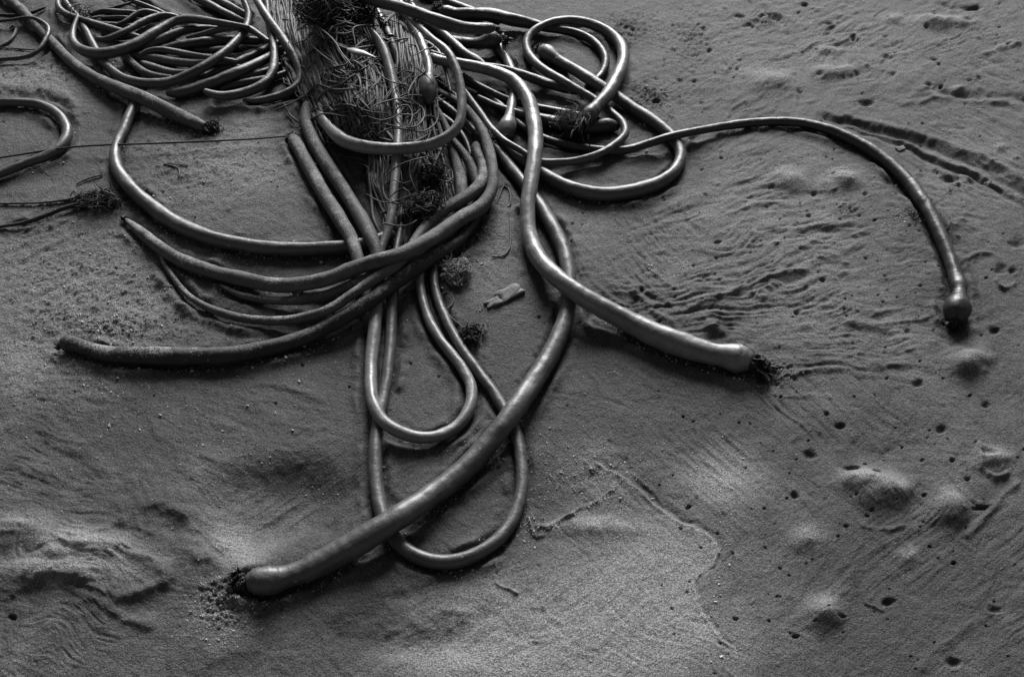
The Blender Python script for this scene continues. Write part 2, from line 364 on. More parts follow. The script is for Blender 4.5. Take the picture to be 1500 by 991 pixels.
# mounds left by buried animals
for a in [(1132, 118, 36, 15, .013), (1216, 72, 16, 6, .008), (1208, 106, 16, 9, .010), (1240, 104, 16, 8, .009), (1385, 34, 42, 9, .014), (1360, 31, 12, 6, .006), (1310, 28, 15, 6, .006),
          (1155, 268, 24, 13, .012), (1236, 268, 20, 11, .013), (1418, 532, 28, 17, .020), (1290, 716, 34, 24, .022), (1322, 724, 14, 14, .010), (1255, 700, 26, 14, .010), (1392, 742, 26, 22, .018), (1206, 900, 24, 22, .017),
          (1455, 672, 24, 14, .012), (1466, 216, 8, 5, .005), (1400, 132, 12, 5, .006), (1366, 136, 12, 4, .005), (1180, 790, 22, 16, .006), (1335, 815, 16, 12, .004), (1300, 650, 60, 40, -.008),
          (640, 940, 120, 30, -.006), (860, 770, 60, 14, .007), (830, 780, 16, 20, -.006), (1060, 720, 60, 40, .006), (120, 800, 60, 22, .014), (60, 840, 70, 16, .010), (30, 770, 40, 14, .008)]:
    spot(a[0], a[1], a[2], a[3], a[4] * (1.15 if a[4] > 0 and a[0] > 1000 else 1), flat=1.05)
    if a[4] > 0: WET_SHADE[:] = np.clip(WET_SHADE - .55 * gauss(a[0], a[1] - a[3] * .3, a[2], a[3] * 1.1), 0, 1)  # lit upper side of each mound painted paler into the sand
for a in [(1188, 663, 9, 6), (1165, 724, 6, 5), (1345, 562, 7, 5), (1380, 628, 7, 5), (1445, 593, 6, 4), (1448, 664, 12, 6), (1301, 882, 9, 5), (1456, 892, 9, 5), (1397, 972, 10, 7), (1458, 484, 7, 5), (1490, 358, 13, 6),
          (1249, 54, 5, 3), (1418, 30, 9, 5), (1428, 11, 12, 3), (1141, 28, 9, 5), (1135, 22, 14, 4), (1300, 84, 8, 4), (1201, 109, 5, 3), (1255, 108, 5, 3), (1172, 133, 4, 3), (1267, 288, 5, 3), (1192, 287, 4, 3), (1048, 107, 3, 2), (1058, 104, 3, 2), (1070, 99, 3, 2), (1080, 99, 3, 2),
          (1232, 621, 8, 4), (1212, 604, 4, 3), (1249, 684, 12, 4), (1285, 691, 8, 3), (1240, 770, 4, 2), (1228, 785, 3, 2), (1353, 671, 4, 3), (1395, 673, 4, 3), (1355, 724, 4, 3), (1438, 742, 12, 3), (1467, 395, 8, 6), (1483, 398, 6, 4), (1330, 484, 5, 4),
          (1296, 55, 4, 2), (1213, 47, 4, 2), (1368, 88, 6, 2), (1420, 118, 5, 2), (1360, 126, 5, 3), (1392, 262, 14, 5), (16, 901, 6, 4), (1018, 120, 5, 3), (996, 118, 4, 2), (1232, 905, 6, 3), (1418, 700, 5, 3), (1270, 150, 10, 4), (1085, 22, 6, 2), (1078, 20, 5, 2)]:
    cx, cy, rx, ry = a; spot(cx, cy, rx, ry, -0.0011 * min(rx + ry, 13) * 0.5 - 0.0014, rng.uniform(-15, 15), 0.0009, 1.1)
# scattered worm holes, mostly on the right half
for k in range(130):
    x, y = rng.uniform(950, 1500), 460 * rng.random() ** 1.3; r = rng.uniform(2, 6); spot(x, y, r * 1.6, r * .7, rng.uniform(.0012, .0036), rng.uniform(-25, 15), 0, 1.2)
for k in range(40):
    x, y = rng.uniform(1050, 1500), rng.uniform(460, 980); r = rng.uniform(2, 6); spot(x, y, r * 1.6, r * .8, rng.uniform(.0008, .0022), rng.uniform(-50, 50), 0, 1.2)
k = 0
while k < 430:
    x, y = rng.uniform(960, 1500), rng.uniform(0, 990)
    if rng.random() > (0.95 if y < 480 else 0.4): continue
    r = rng.uniform(0.8, 1.7) * (1.0 + 0.8 * (rng.random() < 0.10)); spot(x, y, r * rng.uniform(1.1, 2.0), r * 0.85, -0.0022 * r - 0.0010, rng.uniform(-30, 30), 0.0006, 1.5); k += 1
for k in range(70):
    x, y = rng.uniform(0, 900), rng.uniform(150, 600); r = rng.uniform(1.2, 2.2); spot(x, y, r * 1.2, r, -0.0014 * r - 0.001, 0, 0.0004, 1.5)
# pocked holes above the left bulb and lumps by the others
for (cx, cy, rx, ry, nn, dep) in [(165, 478, 45, 13, 60, .005), (325, 880, 26, 28, 40, .006), (950, 140, 26, 14, 35, .007), (1135, 545, 26, 14, 34, .006), (1120, 25, 35, 12, 22, .006), (1240, 310, 20, 10, 14, .005), (760, 92, 25, 18, 20, .004), (920, 40, 40, 22, 22, .005), (1015, 60, 30, 40, 20, .004), (690, 330, 40, 40, 24, .004), ]:
    mk = gauss(cx, cy, rx, ry) * inner; Z += mk * (dep * 1.1 * (1 - 2 * np.abs(fbm(X / 0.013, Y / 0.013, 33, 4, 0.6)))); CR[:] = np.clip(CR + mk * .5, 0, 1.3)
    for k in range(nn // 3):
        x, y = rng.normal(cx, rx * 0.6), rng.normal(cy, ry * 0.6); r = rng.uniform(1.6, 4.2)
        spot(x, y, r * 1.3, r * 0.8, -dep * rng.uniform(.4, .9), rng.uniform(-40, 40), 0.0, 1.3)
# grooves, drag marks, scarps
line([(1196, 168), (1247, 179), (1300, 193), (1353, 206), (1406, 230), (1459, 256), (1540, 312)], 7, -0.013, 0, 0.05, rag=.08, mod=0)
line([(1230, 183), (1282, 197), (1335, 219), (1388, 244), (1441, 268), (1540, 326)], 3.6, -0.008, 0, 0.06, rag=.08, mod=0)
line([(1200, 163), (1260, 174), (1330, 190), (1400, 214), (1470, 246), (1540, 290)], 4, 0.006, 0, 0.08, rag=.1, mod=.2)
line([(1228, 178), (1290, 195), (1350, 219), (1420, 252), (1480, 285)], 3, 0.006, 0, 0.08, rag=.1, mod=.2)
line([(1350, 130), (1400, 137), (1450, 141), (1530, 143)], 5, -0.008)
line([(1365, 2), (1400, 10), (1440, 12)], 4, -0.008)
line([(1335, 155), (1350, 148), (1380, 142), (1440, 148), (1500, 150)], 3, 0.004)
line([(1430, 85), (1460, 75), (1500, 62)], 3, 0.004)
line([(1000, 455), (1040, 440), (1080, 428), (1130, 405), (1190, 395)], 4, 0.006)
line([(1060, 320), (1100, 305), (1150, 296)], 3, 0.006)
line([(990, 430), (960, 400), (940, 380)], 3, 0.003)
line([(905, 455), (930, 440), (945, 420)], 3, -0.004); line([(915, 420), (935, 435), (960, 460), (990, 475)], 4, 0.007); line([(935, 420), (960, 440), (985, 452)], 3, -0.006)
line([(1030, 470), (1050, 480), (1070, 498), (1095, 505)], 10, 0.010)
line([(1120, 555), (1200, 540), (1280, 537), (1340, 535)], 4, 0.004)
line([(1380, 520), (1410, 508)], 3, 0.003); line([(1140, 580), (1200, 575)], 2, 0.002)
line([(1315, 470), (1340, 468), (1365, 462)], 2.5, 0.003); line([(1370, 380), (1385, 365)], 3, .004)
line([(1245, 640), (1280, 660), (1320, 650)], 10, -0.003)
line([(1250, 762), (1290, 775), (1340, 768)], 3, 0.003)
line([(1248, 820), (1252, 850), (1268, 880), (1300, 898)], 2, 0.003)
line([(1330, 990), (1400, 930), (1470, 880)], 8, 0.003); line([(1410, 790), (1440, 760), (1460, 735), (1500, 700)], 5, .004)
line([(1390, 700), (1420, 735), (1450, 745)], 3, -.004)
line([(1430, 640), (1436, 662), (1442, 690), (1460, 700), (1480, 690)], 4, .006); line([(1395, 390), (1440, 370), (1470, 380)], 3, .005); line([(1455, 405), (1470, 420), (1490, 415)], 3, .006)
line([(1445, 355), (1400, 330), (1375, 345)], 3, .003); line([(1395, 265), (1420, 262), (1380, 275)], 4, .006)
line([(1370, 245), (1385, 262), (1410, 270)], 5, -.006)
# tide edge: the smooth film on the lower left ends in a thin lip
TIDE = [(868, 672), (905, 692), (950, 727), (985, 757), (1020, 774), (1044, 790), (1050, 812), (1043, 832), (1024, 846), (1018, 862), (1022, 885), (1035, 910), (1055, 935), (1075, 952)]
line(TIDE, 2.0, 0.0020, 0.0012, 0.03, 0.1)
_r = seg_dist(TIDE, 60)
if _r:
    _s, _D, _S, _T = _r; WET_SHADE[_s] = np.clip(WET_SHADE[_s] + (0.22 * np.exp(-_D / 45) * np.tanh(-_S * _D / 3) * sstep(0, .1, _T) * (1 - sstep(.9, 1, _T))), 0, 1); WET_SHADE[_s] = np.clip(WET_SHADE[_s] - .5 * np.exp(-(_D / 2.5) ** 2), 0, 1)
line([(x + 5, y - 4) for x, y in TIDE], 2.6, -0.0018, 0, 0.03)
line([(880, 676), (940, 706), (1000, 748), (1050, 782)], 3.5, 0.0015)
line([(775, 765), (800, 770), (830, 755), (850, 742), (880, 730), (905, 705)], 2.2, 0.004); line([(770, 750), (785, 785), (800, 778)], 2, .003); line([(725, 825), (727, 850), (745, 862), (760, 868)], 2, .003)
# bowl and scarps in the lower left
spot(405, 735, 112, 62, -0.030, -14, flat=1.9); spot(130, 815, 90, 30, 0.006); spot(560, 940, 130, 40, -.006)
scarp([(180, 742), (215, 740), (250, 750), (285, 765), (308, 795), (335, 822)], .015, 12, 26)
scarp([(-20, 884), (10, 876), (38, 858), (70, 842), (105, 845), (140, 862), (180, 880), (215, 872), (265, 838)], .013, 7, 34, ends=.08)
scarp([(100, 866), (150, 888), (190, 912), (240, 922)], .008, 6, 24)
scarp([(266, 706), (274, 755), (298, 798), (345, 826), (392, 830)], .021, 26, 30, 1)
scarp([(-20, 806), (40, 792), (62, 802), (112, 790), (165, 772), (205, 748)], .008, 9, 24, ends=.08)
scarp([(140, 798), (170, 796), (205, 812), (240, 822), (272, 818)], .006, 6, 16, 1)
scarp([(0, 690), (60, 700), (112, 714), (168, 738)], .005, 8, 26)
scarp([(60, 655), (100, 662), (140, 685), (172, 712)], .006, 7, 20)
scarp([(222, 600), (230, 640), (258, 655), (262, 690), (302, 702)], .006, 7, 18)
scarp([(262, 612), (300, 618), (345, 630)], .005, 6, 16); scarp([(285, 668), (330, 676)], .005, 6, 14); scarp([(330, 604), (350, 590), (385, 606)], .005, 8, 16)
scarp([(0, 860), (30, 850), (60, 836), (100, 836)], .005, 5, 14); scarp([(150, 770), (200, 772), (235, 790)], .006, 7, 16)
scarp([(345, 566), (400, 562), (450, 576), (478, 592)], .004, 4, 14); scarp([(325, 572), (370, 584), (405, 586)], .003, 4, 12)
scarp([(425, 818), (465, 795), (500, 772), (535, 738)], .006, 6, 20, 1); scarp([(395, 795), (440, 772), (480, 750), (520, 716)], .005, 7, 16, 1)
scarp([(395, 985), (418, 942), (445, 900)], .006, 10, 24, 1); scarp([(300, 978), (340, 960), (390, 950)], .005, 7, 20)
scarp([(285, 862), (330, 845), (352, 838)], .006, 7, 16, 1)
# furrow behind the left ring, dug-in edges
line([(-20, 131), (40, 133), (75, 138), (100, 148), (118, 172)], 8, 0.007, 0, 0.02); line([(-20, 139), (45, 141), (80, 150), (104, 170), (112, 190)], 6, -0.004, 0, 0.02)
line([(560, 930), (640, 900), (700, 890)], 20, .004); line([(480, 940), (560, 880), (620, 860)], 14, -0.004)

# ------------------------------------------------------------------ the kelp stalks: survey
# every point: (px, py, apparent width px [, layer [, extra lift in m]])
ST = {}
def stalk(key, mat, layer, pts, label, bulb=None, sink=0.36, group=None, blades=None, name='kelp_stalk', cap0='round', cap1='round'):
    ST[key] = dict(mat=mat, layer=layer, pts=pts, label=label, bulb=bulb, sink=sink, group=group, blades=blades, name=name)
G1 = 'bull kelp stalks washed up on the sand'
stalk('S1', M_SMOOTH, 3, [(700, 180, 11), (716, 205, 13), (731, 223, 15), (750, 248, 17), (770, 272, 18), (788, 298, 20), (806, 325, 21), (824, 362, 22), (833, 400, 22), (833, 440, 24), (819, 492, 27), (796, 537, 29), (762, 587, 30), (724, 638, 31), (680, 687, 33), (622, 732, 35), (560, 771, 37), (500, 808, 39), (458, 830, 37), (436, 839, 34), (424, 842, 33), (412, 846, 37), (398, 849, 42), (382, 850, 42), (372, 851, 38), (365, 852, 30)],
      'longest thick grey stalk, sweeping from the centre down to its blunt bulb at lower left', bulb=4, blades=('end', 44, .036, .03))
stalk('S2', M_PALE, 6, [(630, 84, 14, 6, .03), (650, 90, 15, 6, .03), (674, 94, 16), (702, 99, 17), (730, 107, 18), (755, 120, 19), (772, 142, 21), (781, 172, 22), (785, 202, 23), (782, 240, 23), (776, 277, 23), (773, 312, 23), (776, 347, 25), (792, 383, 26), (822, 411, 27), (862, 439, 29), (912, 466, 32), (960, 490, 35), (1010, 508, 37), (1044, 518, 34), (1056, 519, 34), (1070, 522, 39), (1082, 525, 41), (1091, 527, 38), (1096, 529, 32)],
      'bright smooth stalk making an S bend, its bulb pointing right over a dark torn fringe', bulb=3, blades=('end', 54, .062, .03))
stalk('S3', M_DARK, 4, [(668, 112, 8, 1), (682, 121, 10, 1), (698, 126, 11, 1), (720, 143, 12, 1), (740, 162, 12, 1), (758, 180, 12, 1), (776, 193, 12, 1), (797, 203, 12, 1), (828, 212, 12, 2), (863, 218, 13, 2), (893, 221, 13, 3), (920, 219, 13), (950, 210, 13), (985, 199, 13), (1020, 192, 12), (1060, 185, 12.5), (1100, 180, 13), (1140, 178, 13.5), (1180, 181, 14), (1220, 192, 15.5), (1260, 210, 17), (1300, 237, 18.5), (1335, 272, 20), (1360, 308, 21), (1378, 345, 21), (1391, 378, 20), (1400, 405, 21), (1405, 420, 24), (1406, 429, 19), (1404, 438, 28), (1402, 450, 39), (1401, 462, 32), (1401, 468, 18)],
      'long dark stalk arching far out to the right, ending in a round dark bulb', bulb=4, blades=('end', 16, .020, .02))
stalk('S9', M_SMOOTH, 3, [(793, 73, 20), (799, 77, 25), (807, 82, 24), (817, 89, 18), (836, 99, 17), (870, 120, 18), (902, 141, 18), (936, 164, 18), (965, 183, 18), (985, 201, 18), (996, 218, 17), (997, 233, 17), (988, 250, 18), (968, 266, 20), (938, 277, 21), (903, 283, 22), (868, 283, 22), (835, 275, 21), (808, 262, 19), (785, 248, 18), (765, 232, 17), (750, 221, 16), (735, 211, 14), (718, 198, 12), (700, 182, 10)],
      'stalk in a wide ring at upper right, its small bulb lying inside the upper curl', bulb=-4, blades=('start', 9, .02, .02))
stalk('S6', M_SMOOTH, 5, [(672, 118, 8, 3), (681, 134, 9, 3), (700, 160, 10, 3), (720, 188, 10, 3), (740, 207, 10, 4), (758, 217, 10, 4), (775, 228, 10, 4), (790, 236, 11, 4), (815, 238, 11), (850, 234, 11.5), (880, 224, 12), (903, 210, 12), (917, 196, 12), (914, 182, 12), (900, 168, 11, 4.5), (880, 152, 11, 4), (850, 133, 12, 4), (820, 116, 12.5), (791, 98, 13), (773, 77, 13), (771, 59, 13), (785, 43, 13), (810, 32, 13), (840, 30, 14), (870, 37, 15), (895, 50, 16, 6), (911, 68, 17, 7), (913, 90, 18, 7), (904, 113, 19, 7), (890, 138, 20, 7, .01), (878, 152, 20, 7, .015), (872, 158, 19, 7, .02), (867, 164, 23, 7, .02), (861, 170, 24, 7, .02), (857, 176, 15, 7, .02)],
      'thin stalk curled in a double loop, its bulb trailing a ragged tassel', bulb=3, blades=('end', 26, .09, .02))
stalk('S8', M_DARK, 2, [(642, 20, 16), (649, 18, 22), (657, 19, 22), (668, 21, 18), (690, 21, 19), (720, 22, 20), (750, 29, 19), (780, 35, 16), (801, 41, 13), (838, 47, 12), (862, 56, 12), (880, 71, 12), (888, 90, 12), (882, 108, 11), (868, 122, 11), (852, 134, 10)],
      'dark stalk along the top edge with a knobbly bulb at its left end', bulb=-3, blades=('start', 12, .03, .02))
stalk('S10', M_DARK, 2.5, [(630, 76, 7, 2.5, .04), (662, 86, 7, 2.5, .03), (700, 94, 8.5), (740, 101, 10.5), (770, 111, 13), (800, 122, 15), (828, 129, 15), (846, 133, 13)], 'dark tapering stalk just behind the bright S bend stalk, its end under the curl')
stalk('S11', M_PALE, 1.5, [(700, 40, 11, 1), (722, 56, 12), (735, 74, 13), (745, 93, 13), (753, 115, 13), (752, 140, 13.5), (749, 158, 16), (747, 170, 16), (746, 175, 19), (743, 187, 28), (741, 196, 22), (740, 201, 12)], 'short pale stalk hanging down to a round bulb beside the bright S bend', bulb=4, blades=('end', 10, .02, .02))
stalk('S5', M_DARK, 1.5, [(672, 106, 7), (690, 118, 8), (719, 134, 9), (742, 145, 10), (765, 152, 11), (788, 158, 12), (820, 164, 13), (850, 171, 13), (872, 178, 12)], 'dark stalk running right to end beneath the hanging tassel')
stalk('S7', M_DARK, 1.5, [(700, 142, 8), (730, 156, 10), (760, 166, 13), (795, 176, 18), (825, 183, 24), (850, 187, 25), (875, 186, 22), (892, 184, 23), (905, 185, 14)], 'fat black stalk with matted fibres, lying below the hanging tassel', bulb=3)
stalk('S12', M_DARK, 3, [(600, 40, 14), (640, 54, 16), (672, 62, 17), (700, 64, 18), (710, 62, 22), (719, 59, 26), (726, 58, 24), (731, 58, 14)], 'dark stalk with a rounded black bulb below the blunt stalk near the top', bulb=3, blades=('end', 12, .03, .02))
stalk('S13', M_WET, 6, [(500, -30, 20, 6, .10), (530, -8, 20, 6, .09), (556, 2, 19, 6, .08), (590, 12, 18, 6, .05), (625, 24, 18, 6, .02), (660, 37, 19), (690, 42, 18), (712, 42, 17), (722, 41, 14)], 'thick stalk coming in at top centre with a blunt cut right end')
stalk('S14', M_WET, 1.5, [(590, -22, 13), (630, -5, 14), (668, 8, 14), (700, 20, 13), (730, 32, 10)], 'stalk crossing the top edge behind the knobbly bulb')
stalk('S15', M_DARK, 3.5, [(590, 20, 14), (630, 37, 15), (658, 58, 15), (684, 80, 13), (698, 88, 14), (709, 95, 9)], 'short dark stalk with a swollen tip just above the bright S bend')
stalk('S16', M_PALE, 9, [(470, 166, 15, 8), (473, 172, 19, 8), (478, 180, 18, 8), (488, 193, 19), (506, 207, 20), (535, 215, 18.5, 9, .02), (575, 218, 17.5, 9, .05), (615, 215, 17, 9, .05), (645, 206, 17, 9, .05), (666, 191, 16, 9, .05), (675, 172, 14, 9, .05), (676, 142, 13.5, 9, .05), (672, 113, 13, 9, .05), (664, 90, 12.5, 9, .05), (652, 72, 12, 9, .05), (636, 60, 11, 8, .05), (621, 46, 10, 7, .05), (600, 26, 9, 5, .04), (585, 10, 9, 4, .03)],
      'bright glossy U shaped stalk slung across the tangle at the centre')
stalk('S17', M_SANDY, 2, [(462, 146, 10), (453, 151, 15), (447, 166, 16), (450, 186, 18), (462, 212, 20), (480, 242, 21), (500, 272, 21), (521, 306, 21), (539, 338, 21), (551, 366, 20), (556, 392, 18), (556, 420, 16)], 'sand dusted stalk starting in a rounded hook, right one of the slanting pair')
stalk('S18', M_SANDY, 2, [(427, 200, 14), (432, 207, 20), (441, 224, 19), (456, 252, 20), (475, 285, 21), (495, 316, 21), (513, 347, 20), (524, 378, 18), (530, 408, 16)], 'sand dusted stalk with a blunt broken end, left one of the slanting pair', blades=('start', 5, .02, .01))
stalk('S19', M_SMOOTH, 1, [(212, 128, 10), (200, 148, 13), (192, 165, 15), (182, 188, 15), (169, 220, 16), (172, 248, 18), (190, 273, 20), (220, 301, 22), (257, 327, 23), (303, 346, 22), (360, 359, 21), (410, 364, 20), (460, 364, 20), (510, 361, 20), (545, 354, 18), (575, 342, 15)], 'long stalk curving round from the upper left, uppermost of the left sweep')
stalk('S20', M_SANDY, 5, [(183, 320, 4), (190, 326, 9), (203, 337, 15), (231, 360, 18), (270, 383, 20), (320, 400, 21), (368, 411, 22), (412, 418, 22), (470, 411, 22), (530, 389, 22), (590, 371, 22), (637, 346, 22), (676, 319, 22), (706, 302, 20), (721, 275, 17), (720, 238, 16), (712, 205, 15), (702, 183, 13), (686, 161, 11), (668, 146, 10), (640, 134, 9)], 'sandy stalk with a pointed tip at left, crossing over the others beside the tangle', blades=('start', 4, .015, .01))
stalk('S21', M_SANDY, 4, [(697, 211, 12), (698, 217, 18), (700, 226, 16), (706, 236, 17), (711, 252, 19), (703, 272, 20), (680, 290, 19), (652, 306, 18), (629, 326, 17), (612, 346, 16), (600, 366, 16), (582, 387, 17), (549, 408, 16), (515, 432, 15), (480, 454, 15), (440, 466, 14), (400, 470, 14), (350, 465, 13), (310, 453, 11.5), (280, 436, 9.5), (256, 409, 8), (240, 385, 7), (234, 373, 5)], 'stalk hooked beside the fibre ball, trailing away left to a long fine tip')
stalk('S24', M_SANDY, 2.5, [(628, 138, 6), (635, 152, 8), (645, 168, 10), (653, 185, 11), (662, 206, 13), (669, 235, 16), (676, 270, 18), (676, 295, 18), (672, 318, 16), (654, 346, 16), (622, 368, 16), (590, 384, 16), (556, 400, 17), (517, 418, 17), (471, 434, 16), (410, 441, 13), (350, 431, 9), (322, 417, 5)], 'stalk right of the tangle that becomes the second of the left sweep')
stalk('S23', M_DSAND, 3, [(92, 503, 22), (98, 502, 26), (112, 505, 24), (130, 511, 22), (160, 518, 25), (212, 521, 28), (270, 522, 27), (333, 520, 25), (395, 509, 24), (440, 496, 23), (480, 478, 22), (532, 447, 22), (570, 420, 23), (604, 396, 23), (640, 373, 19), (675, 350, 15), (697, 322, 14), (703, 297, 16), (698, 265, 17), (687, 238, 15), (671, 214, 11), (655, 196, 8)], 'heaviest and lowest stalk of the left sweep, its dark bulb in lumpy sand', blades=('start', 3, .012, .015), bulb=-3)
stalk('S26', M_PALE, 2, [(500, 18, 12, 2, .07), (533, 40, 14, 2, .08), (551, 57, 16, 2, .08), (564, 80, 16, 2, .075), (573, 108, 15, 2, .07), (577, 130, 14, 2, .065), (582, 160, 14, 2, .06), (583, 203, 14, 2, .05), (580, 247, 14, 2, .045), (575, 300, 13, 2, .03), (568, 338, 13, 2, .015), (557, 370, 14), (552, 410, 17), (551, 456, 19), (546, 506, 19), (543, 546, 18.5), (545, 583, 19), (557, 612, 19), (582, 631, 19), (617, 641, 18.5), (649, 636, 18), (676, 618, 17), (690, 591, 17), (689, 562, 16.5), (672, 531, 15.5), (644, 496, 15), (624, 456, 14), (615, 412, 13), (620, 385, 11), (640, 360, 9)], 'stalk running down through the tangle into the smaller inner loop')
stalk('S28', M_SMOOTH, 1, [(590, 320, 8), (582, 360, 12), (577, 400, 15), (574, 446, 17), (572, 506, 17), (565, 566, 17), (556, 602, 18), (551, 642, 20), (550, 693, 20.5), (555, 734, 21), (566, 768, 22), (588, 799, 22), (622, 818, 22), (662, 822, 22), (703, 808, 21), (738, 780, 20), (758, 742, 19), (765, 703, 18.5), (762, 663, 18), (753, 627, 17.5), (729, 583, 17), (698, 541, 16), (668, 496, 15), (648, 456, 14), (636, 412, 12.5), (640, 380, 11), (655, 355, 9)], 'stalk forming the larger outer loop at bottom centre, half sunk in the sand', sink=0.5)
stalk('S30', M_SANDY, 3, [(-30, -30, 12), (-5, -14, 13), (13, 0, 14), (30, 13, 14), (43, 28, 14), (58, 43, 14), (74, 59, 14), (89, 75, 15), (109, 94, 16), (134, 111, 16), (158, 123, 17), (183, 133, 19), (208, 143, 20), (233, 155, 21), (255, 166, 22), (275, 175, 20), (290, 182, 19), (300, 186, 14)], 'sand dusted stalk slanting down from the top left corner to a split end', blades=('end', 24, .03, .02))
stalk('S31', M_DARK, 4.5, [(-30, 36, 6), (0, 31, 5), (18, 29, 5), (35, 26, 5.5), (50, 27, 6), (65, 34, 6.5), (73, 43, 8), (68, 56, 8), (60, 70, 7.5), (48, 80, 7), (30, 85, 6.5), (0, 87, 6), (-30, 88, 6)], 'thin dark stalk bent in a flat loop at the top left corner', sink=0)
stalk('S32', M_SANDY, 1, [(14, 42, 2), (19, 38, 4), (24, 43, 5), (17, 57, 5), (2, 67, 4), (-20, 74, 4)], 'tiny sandy crook of stalk inside the flat top left loop', sink=.4)
stalk('S34', M_SMOOTH, 2, [(-230, 250, 9), (-190, 200, 10), (-120, 165, 11), (-40, 152, 12), (0, 150, 12), (45, 151, 13), (73, 159, 14), (94, 178, 15), (100, 195, 16), (91, 213, 16), (72, 226, 15), (36, 240, 14), (0, 254, 14), (-40, 272, 14), (-110, 305, 13), (-170, 310, 12), (-215, 285, 10)], 'stalk in a half ring sunk in the sand at the left edge', sink=.35)
stalk('S35', M_BLADE, 2, [(-20, 21, 6), (0, 22, 6), (20, 23, 6), (42, 20, 6), (56, 15, 5), (66, 11, 3)], 'black flattened strip behind the top left corner stalk')
stalk('S36', M_WET, 3, [(100, -22, 6), (86, -4, 6), (84, 8, 7), (91, 18, 8), (104, 24, 8), (118, 28, 7.5), (133, 33, 8), (158, 41, 9), (180, 48, 9), (205, 56, 8)], 'small stalk hooked at the top left above the big bend')
stalk('S37', M_WET, 3.2, [(92, -6, 7, 1), (99, 8, 8, 1), (113, 24, 9, 1), (126, 46, 10, 1), (137, 67, 11, 1), (150, 88, 12, 2), (164, 104, 12), (181, 115, 13), (201, 121, 13.5), (226, 123, 14), (250, 120, 14), (272, 112, 14), (297, 99, 13), (319, 84, 13), (338, 69, 12), (352, 54, 12), (362, 38, 11, 3.2, .01), (365, 20, 10, 3.2, .02), (357, 0, 9, 3.2, .03), (350, -20, 9, 3.2, .04)], 'stalk in a long sagging curve, the lowest across the upper left pile', sink=.1)
stalk('S38', M_WET, 5, [(115, 22, 5, 4), (108, 40, 7, 4), (106, 57, 10, 4), (115, 71, 13), (134, 78, 15), (158, 78, 16), (184, 71, 15.5), (209, 59, 15), (233, 44, 14), (257, 31, 13), (274, 28, 13), (292, 29, 12), (318, 33, 10), (345, 37, 8), (365, 40, 6)], 'thick smooth stalk rising in an S across the upper left pile')
stalk('S39', M_WET, 4, [(141, 55, 4), (151, 58, 6), (164, 55, 7.5), (184, 46, 8.5), (208, 33, 8.5), (232, 24, 8), (250, 23, 7), (268, 28, 5)], 'slim wavy stalk just above the thick S stalk at upper left')
stalk('S40', M_WET, 3, [(195, 72, 8), (212, 68, 10), (231, 61, 11), (250, 52, 11), (270, 45, 10), (290, 42, 9), (311, 42, 8), (330, 44, 6)], 'stalk curving beneath the thick S stalk in the upper left pile')
stalk('S41', M_WET, 4.5, [(274, 55, 4), (297, 50, 7), (323, 43, 8), (345, 40, 8.5), (364, 42, 8), (378, 50, 7), (392, 60, 6)], 'short bright edged stalk arching over the pile before the tangle')
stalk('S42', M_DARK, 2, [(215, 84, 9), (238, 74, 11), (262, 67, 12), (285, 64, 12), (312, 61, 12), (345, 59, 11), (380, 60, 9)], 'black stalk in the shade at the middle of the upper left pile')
stalk('S43', M_WET, 2.6, [(205, 80, 4), (213, 76, 6), (231, 73, 7.5), (250, 75, 8), (272, 79, 7.5), (297, 83, 7), (322, 86, 6), (345, 90, 5)], 'slim stalk with a bright upper edge below the black stalk of the upper left pile')
stalk('S44', M_WET, 2, [(190, 80, 7), (205, 84, 10), (231, 87, 11), (257, 91, 11), (284, 93, 10), (310, 92, 9), (340, 90, 8)], 'broad dull stalk filling the middle of the upper left pile')
stalk('S45', M_SANDY, 2, [(180, 74, 4), (187, 84, 8), (198, 96, 9), (211, 106, 9), (230, 112, 8), (250, 114, 7)], 'dull stalk rising steeply left of the sagging curve')
stalk('S46', M_SANDY, 2.3, [(206, 90, 4), (216, 95, 8), (232, 100, 8), (251, 105, 7.5), (275, 106, 6), (300, 104, 5)], 'short stalk end tucked above the sagging curve')
stalk('S47', M_WET, 3, [(244, 137, 6), (256, 137, 11), (272, 134, 13), (291, 128, 13.5), (314, 120, 13), (340, 109, 13), (368, 97, 12), (396, 83, 11), (425, 66, 10)], 'straight stalk slanting up to the right from a buried end, below the sagging curve')
stalk('S48', M_WET, 4, [(388, -20, 8, 4, .05), (391, 4, 8, 4, .04), (393, 30, 9, 4, .03), (399, 58, 10.5), (402, 84, 11.5), (399, 106, 12.5), (388, 122, 14), (370, 132, 14), (350, 138, 14), (332, 141, 13), (314, 139, 11), (300, 133, 8)], 'stalk hanging down and hooking left, the inner of two hooks at upper left')
stalk('S49', M_WET, 5, [(362, -22, 9, 5, .05), (374, -4, 10, 5, .04), (387, 19, 12, 5, .03), (404, 43, 12.5, 5, .01), (421, 68, 13), (435, 92, 13), (441, 112, 13), (434, 129, 13), (416, 139, 13), (394, 145, 12), (372, 148, 9), (356, 147, 5)], 'long stalk hooking left round the outside, nearest to the tangle at upper left')
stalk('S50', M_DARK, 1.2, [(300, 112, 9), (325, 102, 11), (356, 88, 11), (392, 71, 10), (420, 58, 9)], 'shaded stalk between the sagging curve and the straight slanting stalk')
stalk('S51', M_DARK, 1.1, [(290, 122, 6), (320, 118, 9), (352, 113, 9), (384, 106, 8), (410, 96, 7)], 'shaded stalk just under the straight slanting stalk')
stalk('S52', M_DARK, 1.1, [(325, 130, 6), (345, 124, 9), (372, 119, 9), (402, 113, 8), (425, 104, 7)], 'shaded stalk inside the inner hook at upper left')
